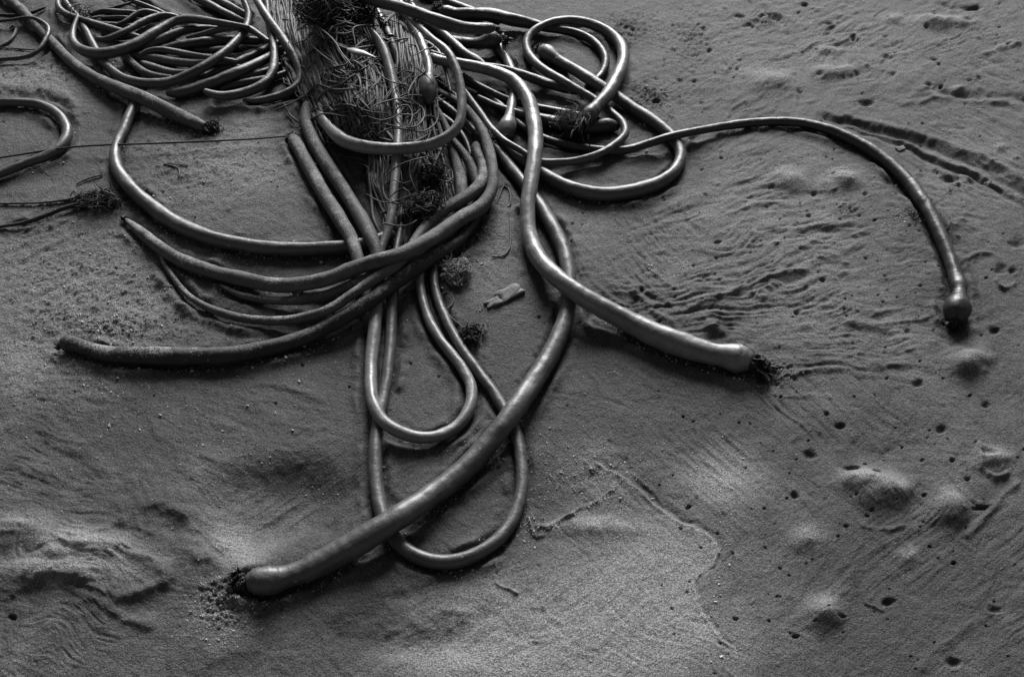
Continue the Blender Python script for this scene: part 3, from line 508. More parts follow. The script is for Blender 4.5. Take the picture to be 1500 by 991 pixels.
stalk('S53', M_WET, 2, [(175, -12, 5), (193, 1, 5.5), (212, 8, 5.5), (233, 16, 5), (250, 25, 4)], 'slim pale edged stalk slanting in at the top left edge of the pile')
stalk('S54', M_WET, 3, [(170, 36, 3), (182, 32, 5), (197, 22, 6), (210, 17, 6.5), (224, 18, 6), (240, 24, 5)], 'small arched stalk at the back of the upper left pile')
stalk('S55', M_WET, 2, [(130, 29, 4), (145, 34, 5), (170, 36, 5.5), (196, 38, 5)], 'thin straight stalk behind the small hook at top left')
stalk('S56', M_DARK, 2, [(132, 22, 5), (148, 17, 7), (168, 18, 8), (198, 20, 8), (215, 24, 6)], 'dark stubby stalk at the back of the upper left pile')
stalk('S57', M_DARK, 2, [(120, 26, 2), (140, 18, 3), (165, 11, 3.5), (195, 3, 4), (215, -6, 4)], 'thin dark stalk crossing the top of the upper left pile')
stalk('S58', M_WET, 1, [(265, -16, 8), (291, -1, 9), (316, 12, 9.5), (340, 24, 9), (360, 34, 7)], 'stalk slanting in from the top edge just left of the tangle')
stalk('S59', M_WET, 1.5, [(295, -14, 8), (318, -1, 8.5), (342, 12, 9), (362, 24, 8)], 'second stalk slanting in from the top edge, right beside the tangle')
stalk('S61', M_SMOOTH, 4, [(540, -6, 11, 4, .06), (552, 16, 12, 4, .06), (560, 32, 12, 4, .06), (568, 48, 12, 4, .055), (576, 68, 12, 4, .045), (584, 92, 11, 4, .035), (590, 120, 10, 3, .02)], 'short stalk with a black band round it, right of the fibre bundle')
stalk('S62', M_PALE, 7, [(585, 2, 10, 5, .05), (596, 22, 11, 6, .05), (608, 44, 12, 7, .05), (618, 64, 12.5, 7, .05), (625, 84, 13, 7, .05), (629, 104, 14, 7, .05), (629, 114, 14, 7, .05), (628, 116, 18, 7, .05), (627, 120, 25, 7, .05), (626, 128, 29, 7, .045), (626, 138, 28, 7, .04), (627, 146, 20, 7, .035), (627, 150, 10, 7, .03)], 'stalk hanging down to an egg shaped bulb in the middle of the tangle', bulb=6)
stalk('S63', M_SANDY, 4, [(586, 34, 7, 4, .04), (597, 44, 9, 4, .04), (606, 57, 9.5, 4, .04), (610, 71, 9, 4, .03), (607, 84, 7, 4, .02)], 'short bent stalk wrapped in black threads beside the knotted strands')
stalk('S64', M_WET, 5, [(622, 60, 4, 5, .03), (634, 68, 6, 5, .03), (644, 79, 6.5, 5, .03), (651, 97, 6, 5, .02), (656, 116, 5, 5, .01), (660, 134, 4)], 'thin stalk inside the curve of the bright U shaped stalk')
stalk('S65', M_PALE, 4, [(590, -22, 8), (598, -4, 8), (606, 10, 8), (614, 24, 7)], 'pale stalk tip with dark bands poking out at the top edge')
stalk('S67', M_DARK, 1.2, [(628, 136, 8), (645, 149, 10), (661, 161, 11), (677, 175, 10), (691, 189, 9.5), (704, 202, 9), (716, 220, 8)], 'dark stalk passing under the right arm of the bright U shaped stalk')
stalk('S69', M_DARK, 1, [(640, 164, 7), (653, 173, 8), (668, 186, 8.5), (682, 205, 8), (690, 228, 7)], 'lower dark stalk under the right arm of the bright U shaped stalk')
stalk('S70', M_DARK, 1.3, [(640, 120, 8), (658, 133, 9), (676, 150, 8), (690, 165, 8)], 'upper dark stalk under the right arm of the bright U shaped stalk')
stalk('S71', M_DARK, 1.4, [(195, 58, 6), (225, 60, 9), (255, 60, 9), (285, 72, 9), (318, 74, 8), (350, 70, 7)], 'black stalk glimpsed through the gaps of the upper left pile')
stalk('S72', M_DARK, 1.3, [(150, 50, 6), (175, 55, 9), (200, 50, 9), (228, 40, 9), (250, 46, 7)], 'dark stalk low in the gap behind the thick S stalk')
stalk('S73', M_WET, 1.2, [(225, 112, 6), (255, 108, 9), (290, 104, 9), (320, 96, 9), (350, 98, 8)], 'dull stalk at the foot of the upper left pile')
stalk('S74', M_DARK, 1.6, [(150, 26, 5), (180, 26, 7), (206, 30, 7), (232, 30, 6)], 'small dark stalk at the back under the little arched one')
# thin cords
THIN = [
 ([(-200, 262, 2), (-110, 245, 3), (-30, 235, 3), (0, 231, 3), (100, 216, 3), (150, 212.5, 3), (200, 211, 3), (300, 207, 3), (380, 203, 2.6), (424, 199, 2)], 'long taut dark cord crossing the left edge to the broken end of the slanting stalk', 3.5, .012),
 ([(-150, 306, 2), (-80, 301, 3), (-30, 299, 3), (20, 298, 3), (60, 297, 3), (95, 293, 3.5), (120, 288, 4)], 'thin dark cord leading right to the small holdfast at left', 1, 0),
 ([(-140, 350, 4), (-80, 345, 5), (-30, 337, 5), (0, 332, 5), (40, 325, 6), (70, 314, 7), (95, 304, 7), (125, 298, 7), (150, 296, 5)], 'dark root-like cord running from the left edge into the small holdfast', 1, 0),
 ([(-10, 70, 2), (20, 71, 2), (50, 73, 2), (56, 72, 2)], 'thin dark cord inside the flat top left loop', 1, 0),
 ([(728, 297, 2.2), (733, 283, 2.2), (738, 272, 2.4), (744, 275, 2.4), (748, 287, 2.4), (748, 300, 2.2)], 'thin wire-like hook on the sand left of the bright S bend', 1, 0),
 ([(747, 320, 2.4), (748, 345, 2.6), (746, 364, 2.6), (738, 374, 2.6), (721, 376, 2.4)], 'thin J shaped cord on the sand below the wire-like hook', 1, 0),
 ([(647, 431, 2.6), (656, 428, 2.8), (664, 436, 2.8), (662, 446, 2.8), (654, 453, 2.6)], 'small curl of cord beside the upper end of the outer loop', 1, 0),
 ([(654, 456, 2), (662, 466, 2.2), (672, 474, 2.2), (684, 484, 2)], 'short thin cord leading to the small dark tuft', 1, 0),
 ([(618, 405, 2.4), (630, 402, 2.6), (638, 394, 2.6), (648, 386, 2.4)], 'short cord poking out under the heavy sweep stalk', 1, 0),
 ([(275, 242, 1.6), (240, 240, 2), (262, 247, 2), (262, 258, 2.4)], 'fine curved root on the sand below the taut cord', 1, 0),
 ([(112, 270, 2), (128, 262, 2.4), (150, 256, 2)], 'fine root sticking out of the sand above the small holdfast', 1, 0),
 ([(388, 150, 1), (150, 1, 1)], '', -1, 0)]
STK = 0
for pts, lab, lay, lift in THIN[:-1]:
    stalk('T%d' % STK, M_BLADE if STK in (0, 1, 2, 3, 10) else M_FIBRE, lay, [(p[0], p[1], p[2], lay, lift) for p in pts], lab, name='thin_kelp_stipe', sink=0.1); STK += 1

# ------------------------------------------------------------------ resting heights: stalks lie on the sand and over one another
def ground_z(x, y):
    xi = np.interp(y, Yv, np.arange(len(Yv))); i = np.clip(xi.astype(int), 0, len(Yv) - 2); fy = xi - i
    hw = np.maximum(y * cp + CAM_H * sp, 0.9) * math.tan(HFOV / 2)
    ui = np.interp(x / hw, Uv, np.arange(len(Uv))); j = np.clip(ui.astype(int), 0, len(Uv) - 2); fx = ui - j
    return (Z[i, j] * (1 - fx) + Z[i, j + 1] * fx) * (1 - fy) + (Z[i + 1, j] * (1 - fx) + Z[i + 1, j + 1] * fx) * fy
keys = list(ST)
for k in keys:
    s = ST[k]; P = []; wk = 1.24 if k in ('S36','S39','S40','S41','S42','S43','S44','S45','S46','S47','S50','S51','S52','S53','S54','S55','S56','S58','S59') else (1.07 if k in ('S37', 'S38', 'S47', 'S48', 'S49') else 1.0)
    for p in s['pts']:
        P.append((p[0], p[1], p[2] * wk, p[3] if len(p) > 3 else s['layer'], p[4] if len(p) > 4 else 0.0))
    s['S'] = catmull(np.array(P, float), 6.0)
off = np.cumsum([0] + [len(ST[k]['S']) for k in keys])
A = np.vstack([ST[k]['S'] for k in keys]); N = len(A)
sid = np.repeat(np.arange(len(keys)), np.diff(off)); idx = np.arange(N)
sink = np.array([ST[k]['sink'] for k in keys])[sid]
zc = np.zeros(N)
def lay_out(z):
    p = at(A[:, 0], A[:, 1], z); r = A[:, 2] * 0.5 * depth_of(p) / FPX; return p, r
def gsm(v, sg):
    n = len(v)
    if n < 4: return v
    k = np.exp(-0.5 * (np.arange(-12, 13) / sg) ** 2); k /= k.sum()
    return np.convolve(np.pad(v, 12, mode='edge'), k, 'valid')
for it in range(14):
    p, r = lay_out(zc)
    base = ground_z(p[:, 0], p[:, 1]) + r * (1 - sink) + A[:, 4]
    zn = base.copy()
    d2 = (p[:, None, 0] - p[None, :, 0]) ** 2 + (p[:, None, 1] - p[None, :, 1]) ** 2
    rs = r[:, None] + r[None, :]
    ok = (A[:, 3][:, None] > A[:, 3][None, :] + 0.05) & (d2 < rs * rs)
    same = (sid[:, None] == sid[None, :]) & (abs(idx[:, None] - idx[None, :]) < 8); ok &= ~same
    cand = np.where(ok, zc[None, :] + np.sqrt(np.maximum(rs * rs - d2, 0)) * 0.90, -1); zn = np.maximum(zn, cand.max(1))
    for q in range(len(keys)):
        a, b = off[q], off[q + 1]; pp = p[a:b]; s_ = np.r_[0, np.cumsum(np.linalg.norm(np.diff(pp[:, :2], axis=0), axis=1))]
        z = zn[a:b]; z = (z[None, :] - 0.20 * abs(s_[:, None] - s_[None, :])).max(1)
        zn[a:b] = np.maximum(gsm(z, 4.0), base[a:b] - 0.35 * r[a:b])
    zc = zn
p, r = lay_out(zc)

# ------------------------------------------------------------------ sand banks up and dips around the stalks that touch it
near = (zc - r - ground_z(p[:, 0], p[:, 1]) < 0.012) & (A[:, 2] > 5.5)
from mathutils.kdtree import KDTree
kt = KDTree(int(near.sum())); 
for q, (i) in enumerate(np.where(near)[0]): kt.insert((p[i, 0], p[i, 1], 0), q)
kt.balance(); nr = r[near]
step = 3
rows = np.arange(r0, min(r0 + NV, len(Yv)), step); cols = np.arange(c0, min(c0 + NU, len(Uv)), step)
Dm = np.zeros((len(rows), len(cols)))
for a, i in enumerate(rows):
    for b, j in enumerate(cols):
        co, q, d = kt.find((X[i, j], Y[i, j], 0)); Dm[a, b] = d - nr[q] * 0.9
ri = np.clip(np.arange(r0, rows[-1] + 1), rows[0], rows[-1]); fr = (ri - r0) / step; i0 = np.minimum(fr.astype(int), len(rows) - 2); fr = fr - i0
ci = np.arange(c0, cols[-1] + 1); fc = (ci - c0) / step; j0 = np.minimum(fc.astype(int), len(cols) - 2); fc = fc - j0
D = (Dm[i0][:, j0] * (1 - fr)[:, None] + Dm[i0 + 1][:, j0] * fr[:, None]) * (1 - fc) + (Dm[i0][:, j0 + 1] * (1 - fr)[:, None] + Dm[i0 + 1][:, j0 + 1] * fr[:, None]) * fc
blk = (slice(r0, rows[-1] + 1), slice(c0, cols[-1] + 1))
xx, yy = X[blk], Y[blk]; nz = fbm(xx / 0.06, yy / 0.06, 71, 3)
Z[blk] += -0.0055 * np.exp(-(D / 0.009) ** 2) * (0.6 + nz) + 0.0095 * np.exp(-((D - 0.016) / 0.012) ** 2) * np.clip(0.4 + 1.3 * nz, 0, 2) - 0.004 * np.exp(-np.maximum(D, 0) / 0.05)
WET_SHADE[blk] = np.clip(WET_SHADE[blk] + 0.35 * np.exp(-np.maximum(D, 0) / 0.05), 0, 1)  # sand colour darkens close to the stalks

n0, n1 = X.shape
ii = np.arange(n0 - 1)[:, None] * n1 + np.arange(n1 - 1)[None, :]
F = np.stack([ii, ii + 1, ii + n1 + 1, ii + n1], -1).reshape(-1, 4)
me = mesh_np('sand_ground', np.stack([X, Y, Z], -1).reshape(-1, 3), F, M_SAND, attrs={'wet': WET_SHADE.ravel(), 'crust': CR.ravel()})
tag(link('sand_ground', me), kind='structure')

# ------------------------------------------------------------------ tube builder
def tube(P, R, sides, wob=0.03, seed=0, cap=True, squash=1.0, blunt=(.75, .75)):
    P = np.asarray(P, float); n = len(P)
    T = np.gradient(P, axis=0); T /= np.linalg.norm(T, axis=1)[:, None] + 1e-12
    up = np.array([0, 0, 1.0]); B = np.cross(T, up); B /= np.linalg.norm(B, axis=1)[:, None] + 1e-9
    for i in range(1, n):
        if B[i] @ B[i - 1] < 0: B[i] = -B[i]
    U = np.cross(B, T)
    s = np.r_[0, np.cumsum(np.linalg.norm(np.diff(P, axis=0), axis=1))]
    R = np.asarray(R, float)
    if cap:      # rounded ends: extra shrinking rings
        ang = np.linspace(0, math.pi / 2, 5)[1:]
        def endcap(i, sg, bl):
            return [P[i] + sg * T[i] * R[i] * bl * math.sin(a) for a in ang], [max(R[i] * math.cos(a), R[i] * 0.02) for a in ang]
        p0, r0_ = endcap(0, -1, blunt[0]); p1, r1_ = endcap(-1, 1, blunt[1])
        P = np.vstack([p0[::-1], P, p1]); R = np.r_[r0_[::-1], R, r1_]
        B = np.vstack([[B[0]] * 4, B, [B[-1]] * 4]); U = np.vstack([[U[0]] * 4, U, [U[-1]] * 4])
        s = np.r_[[s[0]] * 4, s, [s[-1]] * 4]; n = len(P)
    a = np.linspace(0, 2 * math.pi, sides + 1)
    ca, sa = np.cos(a), np.sin(a)
    sc_ = 1 + 0.35 * wob * fbm(s[:, None] / 0.012 + seed, np.cos(a)[None, :] * 2 + np.sin(a)[None, :] + seed, 14, 2) + wob * fbm(s[:, None] / 0.05 + seed * 3.7, np.cos(a)[None, :] * 0.8 + np.sin(a)[None, :] * 0.3 + seed, 13, 2)
    rr = R[:, None] * sc_
    V = P[:, None, :] + B[:, None, :] * (ca[None, :] * rr)[..., None] + U[:, None, :] * (sa[None, :] * rr * squash)[..., None]
    uv = np.stack([np.repeat((a / (2 * math.pi))[None, :], n, 0) * (2 * math.pi * float(R.max())), np.repeat(s[:, None], sides + 1, 1)], -1)
    i = np.arange(n - 1)[:, None] * (sides + 1) + np.arange(sides)[None, :]
    F = np.stack([i, i + 1, i + sides + 2, i + sides + 1], -1).reshape(-1, 4)
    return V.reshape(-1, 3), F[:, ::-1], uv.reshape(-1, 2)
class Pile:
    def __init__(s): s.V = []; s.F = []; s.U = []; s.n = 0
    def add(s, V, F, uv):
        s.V.append(V); s.F.append(np.asarray(F) + s.n); s.U.append(uv); s.n += len(V)
    def mesh(s, name, mat, smooth=True): return mesh_np(name, np.vstack(s.V), np.vstack(s.F), mat, np.vstack(s.U), smooth)
def ribbon(P, W, nrm, twist, sides=0):
    P = np.asarray(P, float); T = np.gradient(P, axis=0); T /= np.linalg.norm(T, axis=1)[:, None] + 1e-9
    B = np.cross(T, nrm); B /= np.linalg.norm(B, axis=1)[:, None] + 1e-9; Nn = np.cross(B, T)
    t = twist; D = B * np.cos(t)[:, None] + Nn * np.sin(t)[:, None]; E = np.cross(T, D)
    W = np.asarray(W)[:, None]; th = 0.0009
    V = np.stack([P - D * W + E * th * 0.3, P + E * th, P + D * W + E * th * 0.3, P - E * th], 1)
    n = len(P); F = []
    for i in range(n - 1):
        for k in range(4): F.append((i * 4 + k, i * 4 + (k + 1) % 4, (i + 1) * 4 + (k + 1) % 4, (i + 1) * 4 + k))
    uv = np.stack([np.tile(np.array([0, .01, .02, .01]), n), np.repeat(np.arange(n) * 0.01, 4)], -1)
    return V.reshape(-1, 3), np.array(F), uv
def torn_blades(end, direction, R, n, L, name='torn_blades', parent=None, droop=1.0):
    pl = Pile(); d = np.array(direction) / np.linalg.norm(direction)
    side = np.cross(d, [0, 0, 1.0]); side /= np.linalg.norm(side) + 1e-9; upv = np.cross(side, d)
    for k in range(n):
        a = rng.uniform(0, 2 * math.pi); q = math.sqrt(rng.random()) * R * 0.62
        o = end + side * math.cos(a) * q + upv * math.sin(a) * q + d * R * 0.34
        v = d * 1.3 + side * rng.normal(0, .33) + np.array([0, 0, rng.normal(-.05, .2)]); v /= np.linalg.norm(v)
        m = 9; l = L * rng.uniform(.45, 1.15); P = [o]
        for i in range(m - 1):
            v = v + np.array([0, 0, -0.16 * droop]) + rng.normal(0, .18, 3); v /= np.linalg.norm(v)
            x = P[-1] + v * l / m; gz = float(ground_z(np.array([x[0]]), np.array([x[1]]))[0]) + 0.002
            if x[2] < gz: x[2] = gz + 0.001; v[2] = abs(v[2]) * .2
            P.append(x)
        w_ = rng.uniform(.003, .009) * np.sin(np.linspace(0.5, math.pi * 0.97, m))
        pl.add(*ribbon(P, w_, np.array([0, 0, 1.0]), np.cumsum(rng.normal(0, .5, m))))
    return link(name, pl.mesh(name, M_BLADE), parent)

# ------------------------------------------------------------------ build the stalks
for q, k in enumerate(keys):
    s = ST[k]; a, b = off[q], off[q + 1]
    P = p[a:b].copy(); R = r[a:b].copy(); thick = A[a:b, 2].max() > 6
    P = np.stack([gsm(P[:, i], 0.8) if len(P) > 26 else P[:, i] for i in range(3)], -1)
    sides = 22 if thick else 10
    # finer samples along the stalk
    def refine(V, m=2):
        t = np.arange(len(V)); tt = np.linspace(0, len(V) - 1, (len(V) - 1) * m + 1)
        return np.stack([np.interp(tt, t, V[:, i]) for i in range(V.shape[1])], -1) if V.ndim > 1 else np.interp(tt, t, V)
    P0 = P; 
    if thick:
        Pc = catmull(P, 1.0) if False else refine(P); P = np.stack([gsm(Pc[:, i], 0.9) for i in range(3)], -1); P[0] = P0[0]; P[-1] = P0[-1]; R = refine(R)
    root_xy = P[len(P) // 2]
    if s['bulb'] or s['blades']:
        root = link(s['name'], None); root.location = Vector(P[0]); 
        tag(root, s['label'], 'kelp', G1)
        parts = [('stem', P, R)]
        if s['bulb']:
            nb = abs(s['bulb']); npx = np.array([x[:2] for x in s['pts']]); 
            cut = npx[-nb] if s['bulb'] > 0 else npx[nb - 1]
            Ppx, Qpx = to_px(P[:, 0], P[:, 1], P[:, 2]); dd = np.hypot(Ppx - cut[0], Qpx - cut[1])
            h = len(P) // 2
            c = (h + int(np.argmin(dd[h:]))) if s['bulb'] > 0 else int(np.argmin(dd[:h]))
            if s['bulb'] > 0:
                Rb = R[c - 2:].copy(); Rb[:2] *= .96; parts = [('stem', P[:c + 1], R[:c + 1]), ('bulb', P[c - 2:], Rb)]
            else:
                Rb = R[:c + 3].copy(); Rb[-2:] *= .96; parts = [('stem', P[c:], R[c:]), ('bulb', P[:c + 3], Rb)]
        for nm, PP, RR in parts:
            bl = [.75, .75]
            if s['blades']: bl[0 if s['blades'][0] == 'start' else 1] = .5
            V, F, uv = tube(PP - P[0], RR, sides, 0.11, q, blunt=bl)
            link(nm, mesh_np(nm, V, F, M_SMOOTH if (nm == 'bulb' and k in ('S62',)) else s['mat'], uv), root)
        if s['blades']:
            e, n_, L_, _ = s['blades']
            if e == 'end': end, dr, Rr = P[-1], P[-1] - P[-6], R[-6]
            else: end, dr, Rr = P[0], P[0] - P[5], R[5]
            ob = torn_blades(end, dr, Rr, n_, L_); ob.parent = root; ob.location = -Vector(P[0])
    else:
        V, F, uv = tube(P - P[0], R, sides, 0.11 if thick else 0.03, q)
        o = link(s['name'], mesh_np(s['name'], V, F, s['mat'], uv)); o.location = Vector(P[0])
        tag(o, s['label'], 'kelp', G1)

# ------------------------------------------------------------------ the tangle of thin stipes
def pile_h(px, py):
    """height of the heaped tangle above the sand"""
    g = lambda cx, cy, rx, ry: np.exp(-(((px - cx) / rx) ** 2 + ((py - cy) / ry) ** 2))
    return np.clip(0.10 * g(512, 10, 62, 120) + 0.055 * g(530, 150, 50, 60) + 0.05 * g(605, 110, 40, 90) + 0.03 * g(600, 230, 50, 60), 0, 0.11)
tangle_px = []
def fibre(pts, wpx, lift, jit=1.0, sides=6):
    S = catmull(np.array(pts, float), 7.0); n = len(S)
    ph = rng.uniform(0, 9); t = np.arange(n)
    S[:, 0] += jit * 1.6 * vnoise(t / 4.0 + ph, np.full(n, ph), 3) + jit * 2.2 * vnoise(t / 11.0 + ph, np.full(n, ph), 33); S[:, 1] += jit * 1.2 * vnoise(t / 4.0 + ph, np.full(n, ph + 5), 4)
    h = pile_h(S[:, 0], S[:, 1]); zz = h * lift + 0.003 + 0.006 * rng.random() + 0.004 * vnoise(t / 3.0 + ph, np.full(n, ph + 2), 8)
    g = at(S[:, 0], S[:, 1], 0.0); z = ground_z(g[:, 0], g[:, 1]) + np.maximum(zz, 0.002)
    P = at(S[:, 0], S[:, 1], z); R = wpx * 0.5 * depth_of(P) / FPX * (0.9 + 0.1 * np.sin(t / 5.0 + ph))
    R = R * np.clip(np.minimum(t + 1, n - t) / 3.0, .35, 1)
    return P, R
fam = [  # (guide start, mid, end), spread at each, count
 ([(470, 10), (478, 90), (505, 200)], (26, 26, 20), 60),
 ([(500, 40), (520, 120), (540, 205)], (22, 24, 18), 60),
 ([(530, 45), (550, 110), (562, 205)], (12, 12, 14), 40),
 ([(415, -20), (425, 50), (450, 130)], (16, 16, 12), 40),
 ([(440, -20), (450, 80), (480, 180)], (14, 14, 12), 36),
 ([(590, 25), (600, 90), (608, 205)], (10, 14, 18), 50),
 ([(600, 90), (606, 150), (615, 215)], (14, 18, 20), 40),
 ([(600, 215), (592, 280), (590, 350)], (26, 20, 14), 40),
 ([(555, 225), (558, 270), (580, 320)], (14, 10, 10), 14),
 ([(620, 220), (640, 260), (650, 300)], (16, 14, 14), 14),
 ([(460, 60), (500, 130), (560, 210)], (20, 20, 20), 24),
]
singles, stuffs = [], Pile()
for guide, spread, cnt in fam:
    for k in range(int(cnt * 2.3)):
        o = rng.normal(0, .6, 2); cr = rng.uniform(-.35, .35)
        pts = []
        for (gx, gy), sd, tt in zip(guide, spread, (-1, 0, 1)):
            pts.append((gx + (o[0] + cr * tt) * sd * 1.2 + rng.normal(0, 2), gy + o[1] * 6 + rng.normal(0, 3)))
        lift = rng.uniform(.25, 1.1); P, R = fibre(pts, rng.uniform(3.0, 5.8), lift, 1.9)
        if lift > 0.86 and len(singles) < 190: singles.append((P, R, 0))
        else: V, F, uv = tube(P, R, 6, 0.02, k); stuffs.add(V, F, uv)
# looser crossing strands
for k in range(420):
    if k < 170: cx, cy = rng.normal(488, 38), rng.normal(34, 30)
    elif k < 320: cx, cy = rng.normal(498, 30), rng.normal(130, 44)
    else: cx, cy = rng.normal(600, 26), rng.normal(180, 60)
    a = rng.uniform(0, math.pi * 2); L = rng.uniform(9, 40); b = a + rng.normal(0, 1.1)
    pts = [(cx - math.cos(a) * L, cy - math.sin(a) * L * .7), (cx, cy), (cx + math.cos(b) * L, cy + math.sin(b) * L * .7)]
    P, R = fibre(pts, rng.uniform(1.8, 4.4), rng.uniform(1.0, 1.25), 2.4)
    if k % 8 == 0: singles.append((P, R, 0))
    else: V, F, uv = tube(P, R, 6, 0.02, k); stuffs.add(V, F, uv)
# curls round the bulb and below it, each surveyed
CURL = [([(553, 196), (575, 188), (600, 190), (622, 192), (640, 178), (642, 150), (641, 130)], 2.8, 'long curl of thin stipe sweeping under the egg shaped bulb'),
        ([(545, 180), (565, 182), (590, 187), (612, 184), (622, 170), (618, 158), (606, 150), (598, 140), (604, 124), (612, 112)], 2.8, 'looping thin stipe just left of the egg shaped bulb'),
        ([(594, 188), (582, 178), (578, 166), (584, 156), (596, 154), (602, 164), (600, 180), (590, 190)], 2.6, 'small ring of thin stipe lying on the pale central stalk'),
        ([(540, 170), (556, 176), (574, 173), (586, 166), (590, 158), (584, 154)], 2.4, 'short curl of thin stipe left of the small ring'),
        ([(630, 228), (608, 234), (586, 242), (568, 255), (562, 268), (566, 290), (580, 298), (598, 294)], 2.8, 'wide curl of thin stipe below the bright U shaped stalk'),
        ([(632, 232), (648, 240), (662, 250), (664, 260), (656, 266), (644, 262)], 2.4, 'thin curl of stipe circling out above the fibre ball'),
        ([(558, 334), (556, 330), (563, 327), (580, 331), (598, 330), (610, 322)], 3.0, 'dark thin stipe crossing the central stalk below the fibre ball'),
        ([(536, 284), (552, 294), (570, 296), (596, 288), (610, 282)], 2.4, 'thin stipe lying left of the fibre ball across the central stalk'),
        ([(600, 236), (598, 252), (606, 272), (612, 284)], 2.8, 'bent thin stipe behind the central stalk above the fibre ball'),
        ([(588, 250), (590, 280), (588, 310), (586, 330)], 2.4, 'upright thin stipe just right of the pale central stalk'),
        ([(568, 290), (590, 276), (602, 286)], 2.2, 'short straight stipe crossing the pale central stalk'),
        ([(572, 260), (590, 268), (604, 264)], 2.2, 'short stipe lying over the central stalk beneath the U'),
        ([(432, 28), (448, 32), (470, 42), (490, 60), (500, 75), (520, 100)], 2.6, 'thin stipe slanting across the upper part of the fibre bundle'),
        ([(436, 2), (446, 10), (454, 28)], 2.6, 'bright short stipe at the top left of the fibre bundle'),
        ([(446, 55), (462, 72), (478, 86), (492, 94)], 2.6, 'stipe crossing the left flank of the fibre bundle'),
        ([(488, 2), (478, 14), (465, 26), (466, 40), (474, 56)], 2.6, 'forked looking pale stipe at the top of the fibre bundle'),
        ([(530, 82), (546, 100), (560, 112), (576, 120), (596, 124), (610, 128)], 2.4, 'pale thin string running from the bundle to the egg shaped bulb'),
        ([(598, 90), (610, 100), (624, 110), (636, 122)], 2.0, 'black string drawn tight above the egg shaped bulb'),
        ([(603, 82), (612, 78), (622, 72), (632, 70), (640, 64), (642, 58)], 2.4, 'dark twig-like stipe reaching over the hanging stalk'),
        ([(602, 48), (612, 44), (622, 50), (634, 60), (640, 62)], 2.2, 'dark thin stipe hooked over the hanging stalk higher up'),
        ([(590, 4), (600, 0), (610, 6), (618, 16)], 2.2, 'black thin loop near the pale stalk tip at the top edge')]
for pts, wpx, lab in CURL:
    P, R = fibre(pts, wpx, 1.35, .6); P[:, 2] += 0.0
    hgt = 0.05 if pts[0][1] > 120 else 0.025
    S = np.array([to_px(*x) for x in P]); P = at(S[:, 0], S[:, 1], P[:, 2] + hgt)
    V, F, uv = tube(P - P[0], R, 8, 0.02, 3); o = link('thin_kelp_stipe', mesh_np('thin_kelp_stipe', V, F, M_FIBRE, uv)); o.location = Vector(P[0])
    tag(o, lab, 'kelp', 'thin stipes of the central tangle')
GL = [('thin grey stipe among many in the tangled bundle at top centre', lambda x, y: y < 110 and x < 575),
      ('thin grey stipe in the lower fan of the bundle above the U shaped stalk', lambda x, y: y < 215 and x < 575),
      ('thin grey stipe among the knotted strands right of the pale central stalk', lambda x, y: y < 215),
      ('thin grey stipe among the loose strands below the U shaped stalk', lambda x, y: True)]
for P, R, _ in singles:
    V, F, uv = tube(P - P[0], R, 6, 0.02, 3); o = link('thin_kelp_stipe', mesh_np('thin_kelp_stipe', V, F, M_FIBRE, uv)); o.location = Vector(P[0])
    mx, my = to_px(*P[len(P) // 2])
    i = next(j for j, g in enumerate(GL) if g[1](mx, my))
    tag(o, GL[i][0], 'kelp', ['stipes at the top of the bundle', 'stipes in the lower fan of the bundle', 'stipes among the knotted strands', 'stipes below the U shaped stalk'][i])
tag(link('stipe_tangle', stuffs.mesh('stipe_tangle', M_FIBRE)), 'dense mat of thin grey stipes heaped beneath the stalks at top centre', 'kelp', None, 'stuff')

# ------------------------------------------------------------------ holdfasts and fibre balls
def clump(cx, cy, rx, rz, lift, n, label, mat=M_BLADE, L=1.0, ww=1.0, name='holdfast', cat='holdfast', ry=None):
    ry = ry or rx; g = at(cx, cy, 0.0); gz = float(ground_z(np.array([g[0]]), np.array([g[1]]))[0])
    c = at(cx, cy, gz + lift); pl = Pile()
    for k in range(n):
        v = rng.normal(0, 1, 3); v /= np.linalg.norm(v); v[2] = abs(v[2]) if lift < rz else v[2]
        rad = rng.uniform(.45, 1.0) * (1 + .5 * float(fbm(np.array([v[0] * 1.6 + cx]), np.array([v[1] * 1.6 + v[2] + cy]), 3, 2)[0])) * (1.35 if rng.random() < .08 else 1); o = v * rad * np.array([rx, ry, rz]); t = np.cross(v, rng.normal(0, 1, 3)); t /= np.linalg.norm(t) + 1e-9
        P = [o]; m = 6; l = rng.uniform(.3, 1.0) * rx * L * (2 if rng.random() < .1 else 1)
        for i in range(m - 1):
            t = t + rng.normal(0, .45, 3) - P[-1] / (rx * 2.5); t /= np.linalg.norm(t); P.append(P[-1] + t * l / m)
        V, F, uv = tube(np.array(P), np.linspace(1, .5, m) * rng.uniform(.0009, .0017) * ww, 5, 0, k); pl.add(V, F, uv)
    o = link(name, pl.mesh(name, mat)); o.location = Vector(c); tag(o, label, cat); return o
clump(622, 304, .046, .026, .03, 480, 'dark matted fibre ball below the bright U shaped stalk', ry=.045)
clump(634, 258, .034, .026, .035, 300, 'smaller dark fibre ball just above the biggest one')
clump(668, 399, .030, .020, .004, 380, 'sandy fibre clump half buried right of the crossing stalks', mat=M_STONE, ry=.045)
clump(690, 489, .026, .012, .004, 220, 'small dark tuft on the sand inside the crossing of two stalks')
clump(524, 147, .026, .020, .075, 240, 'round pale fibre clump on the lower fan of the bundle', mat=M_FIBRE)
clump(536, 198, .026, .018, .05, 220, 'loose fibre clump just behind the bright U shaped stalk', mat=M_FIBRE)
clump(524, 24, .055, .020, .105, 260, 'dark matted holdfast crowning the bundle at the top edge', ry=.04, ww=1.5, L=1.2)
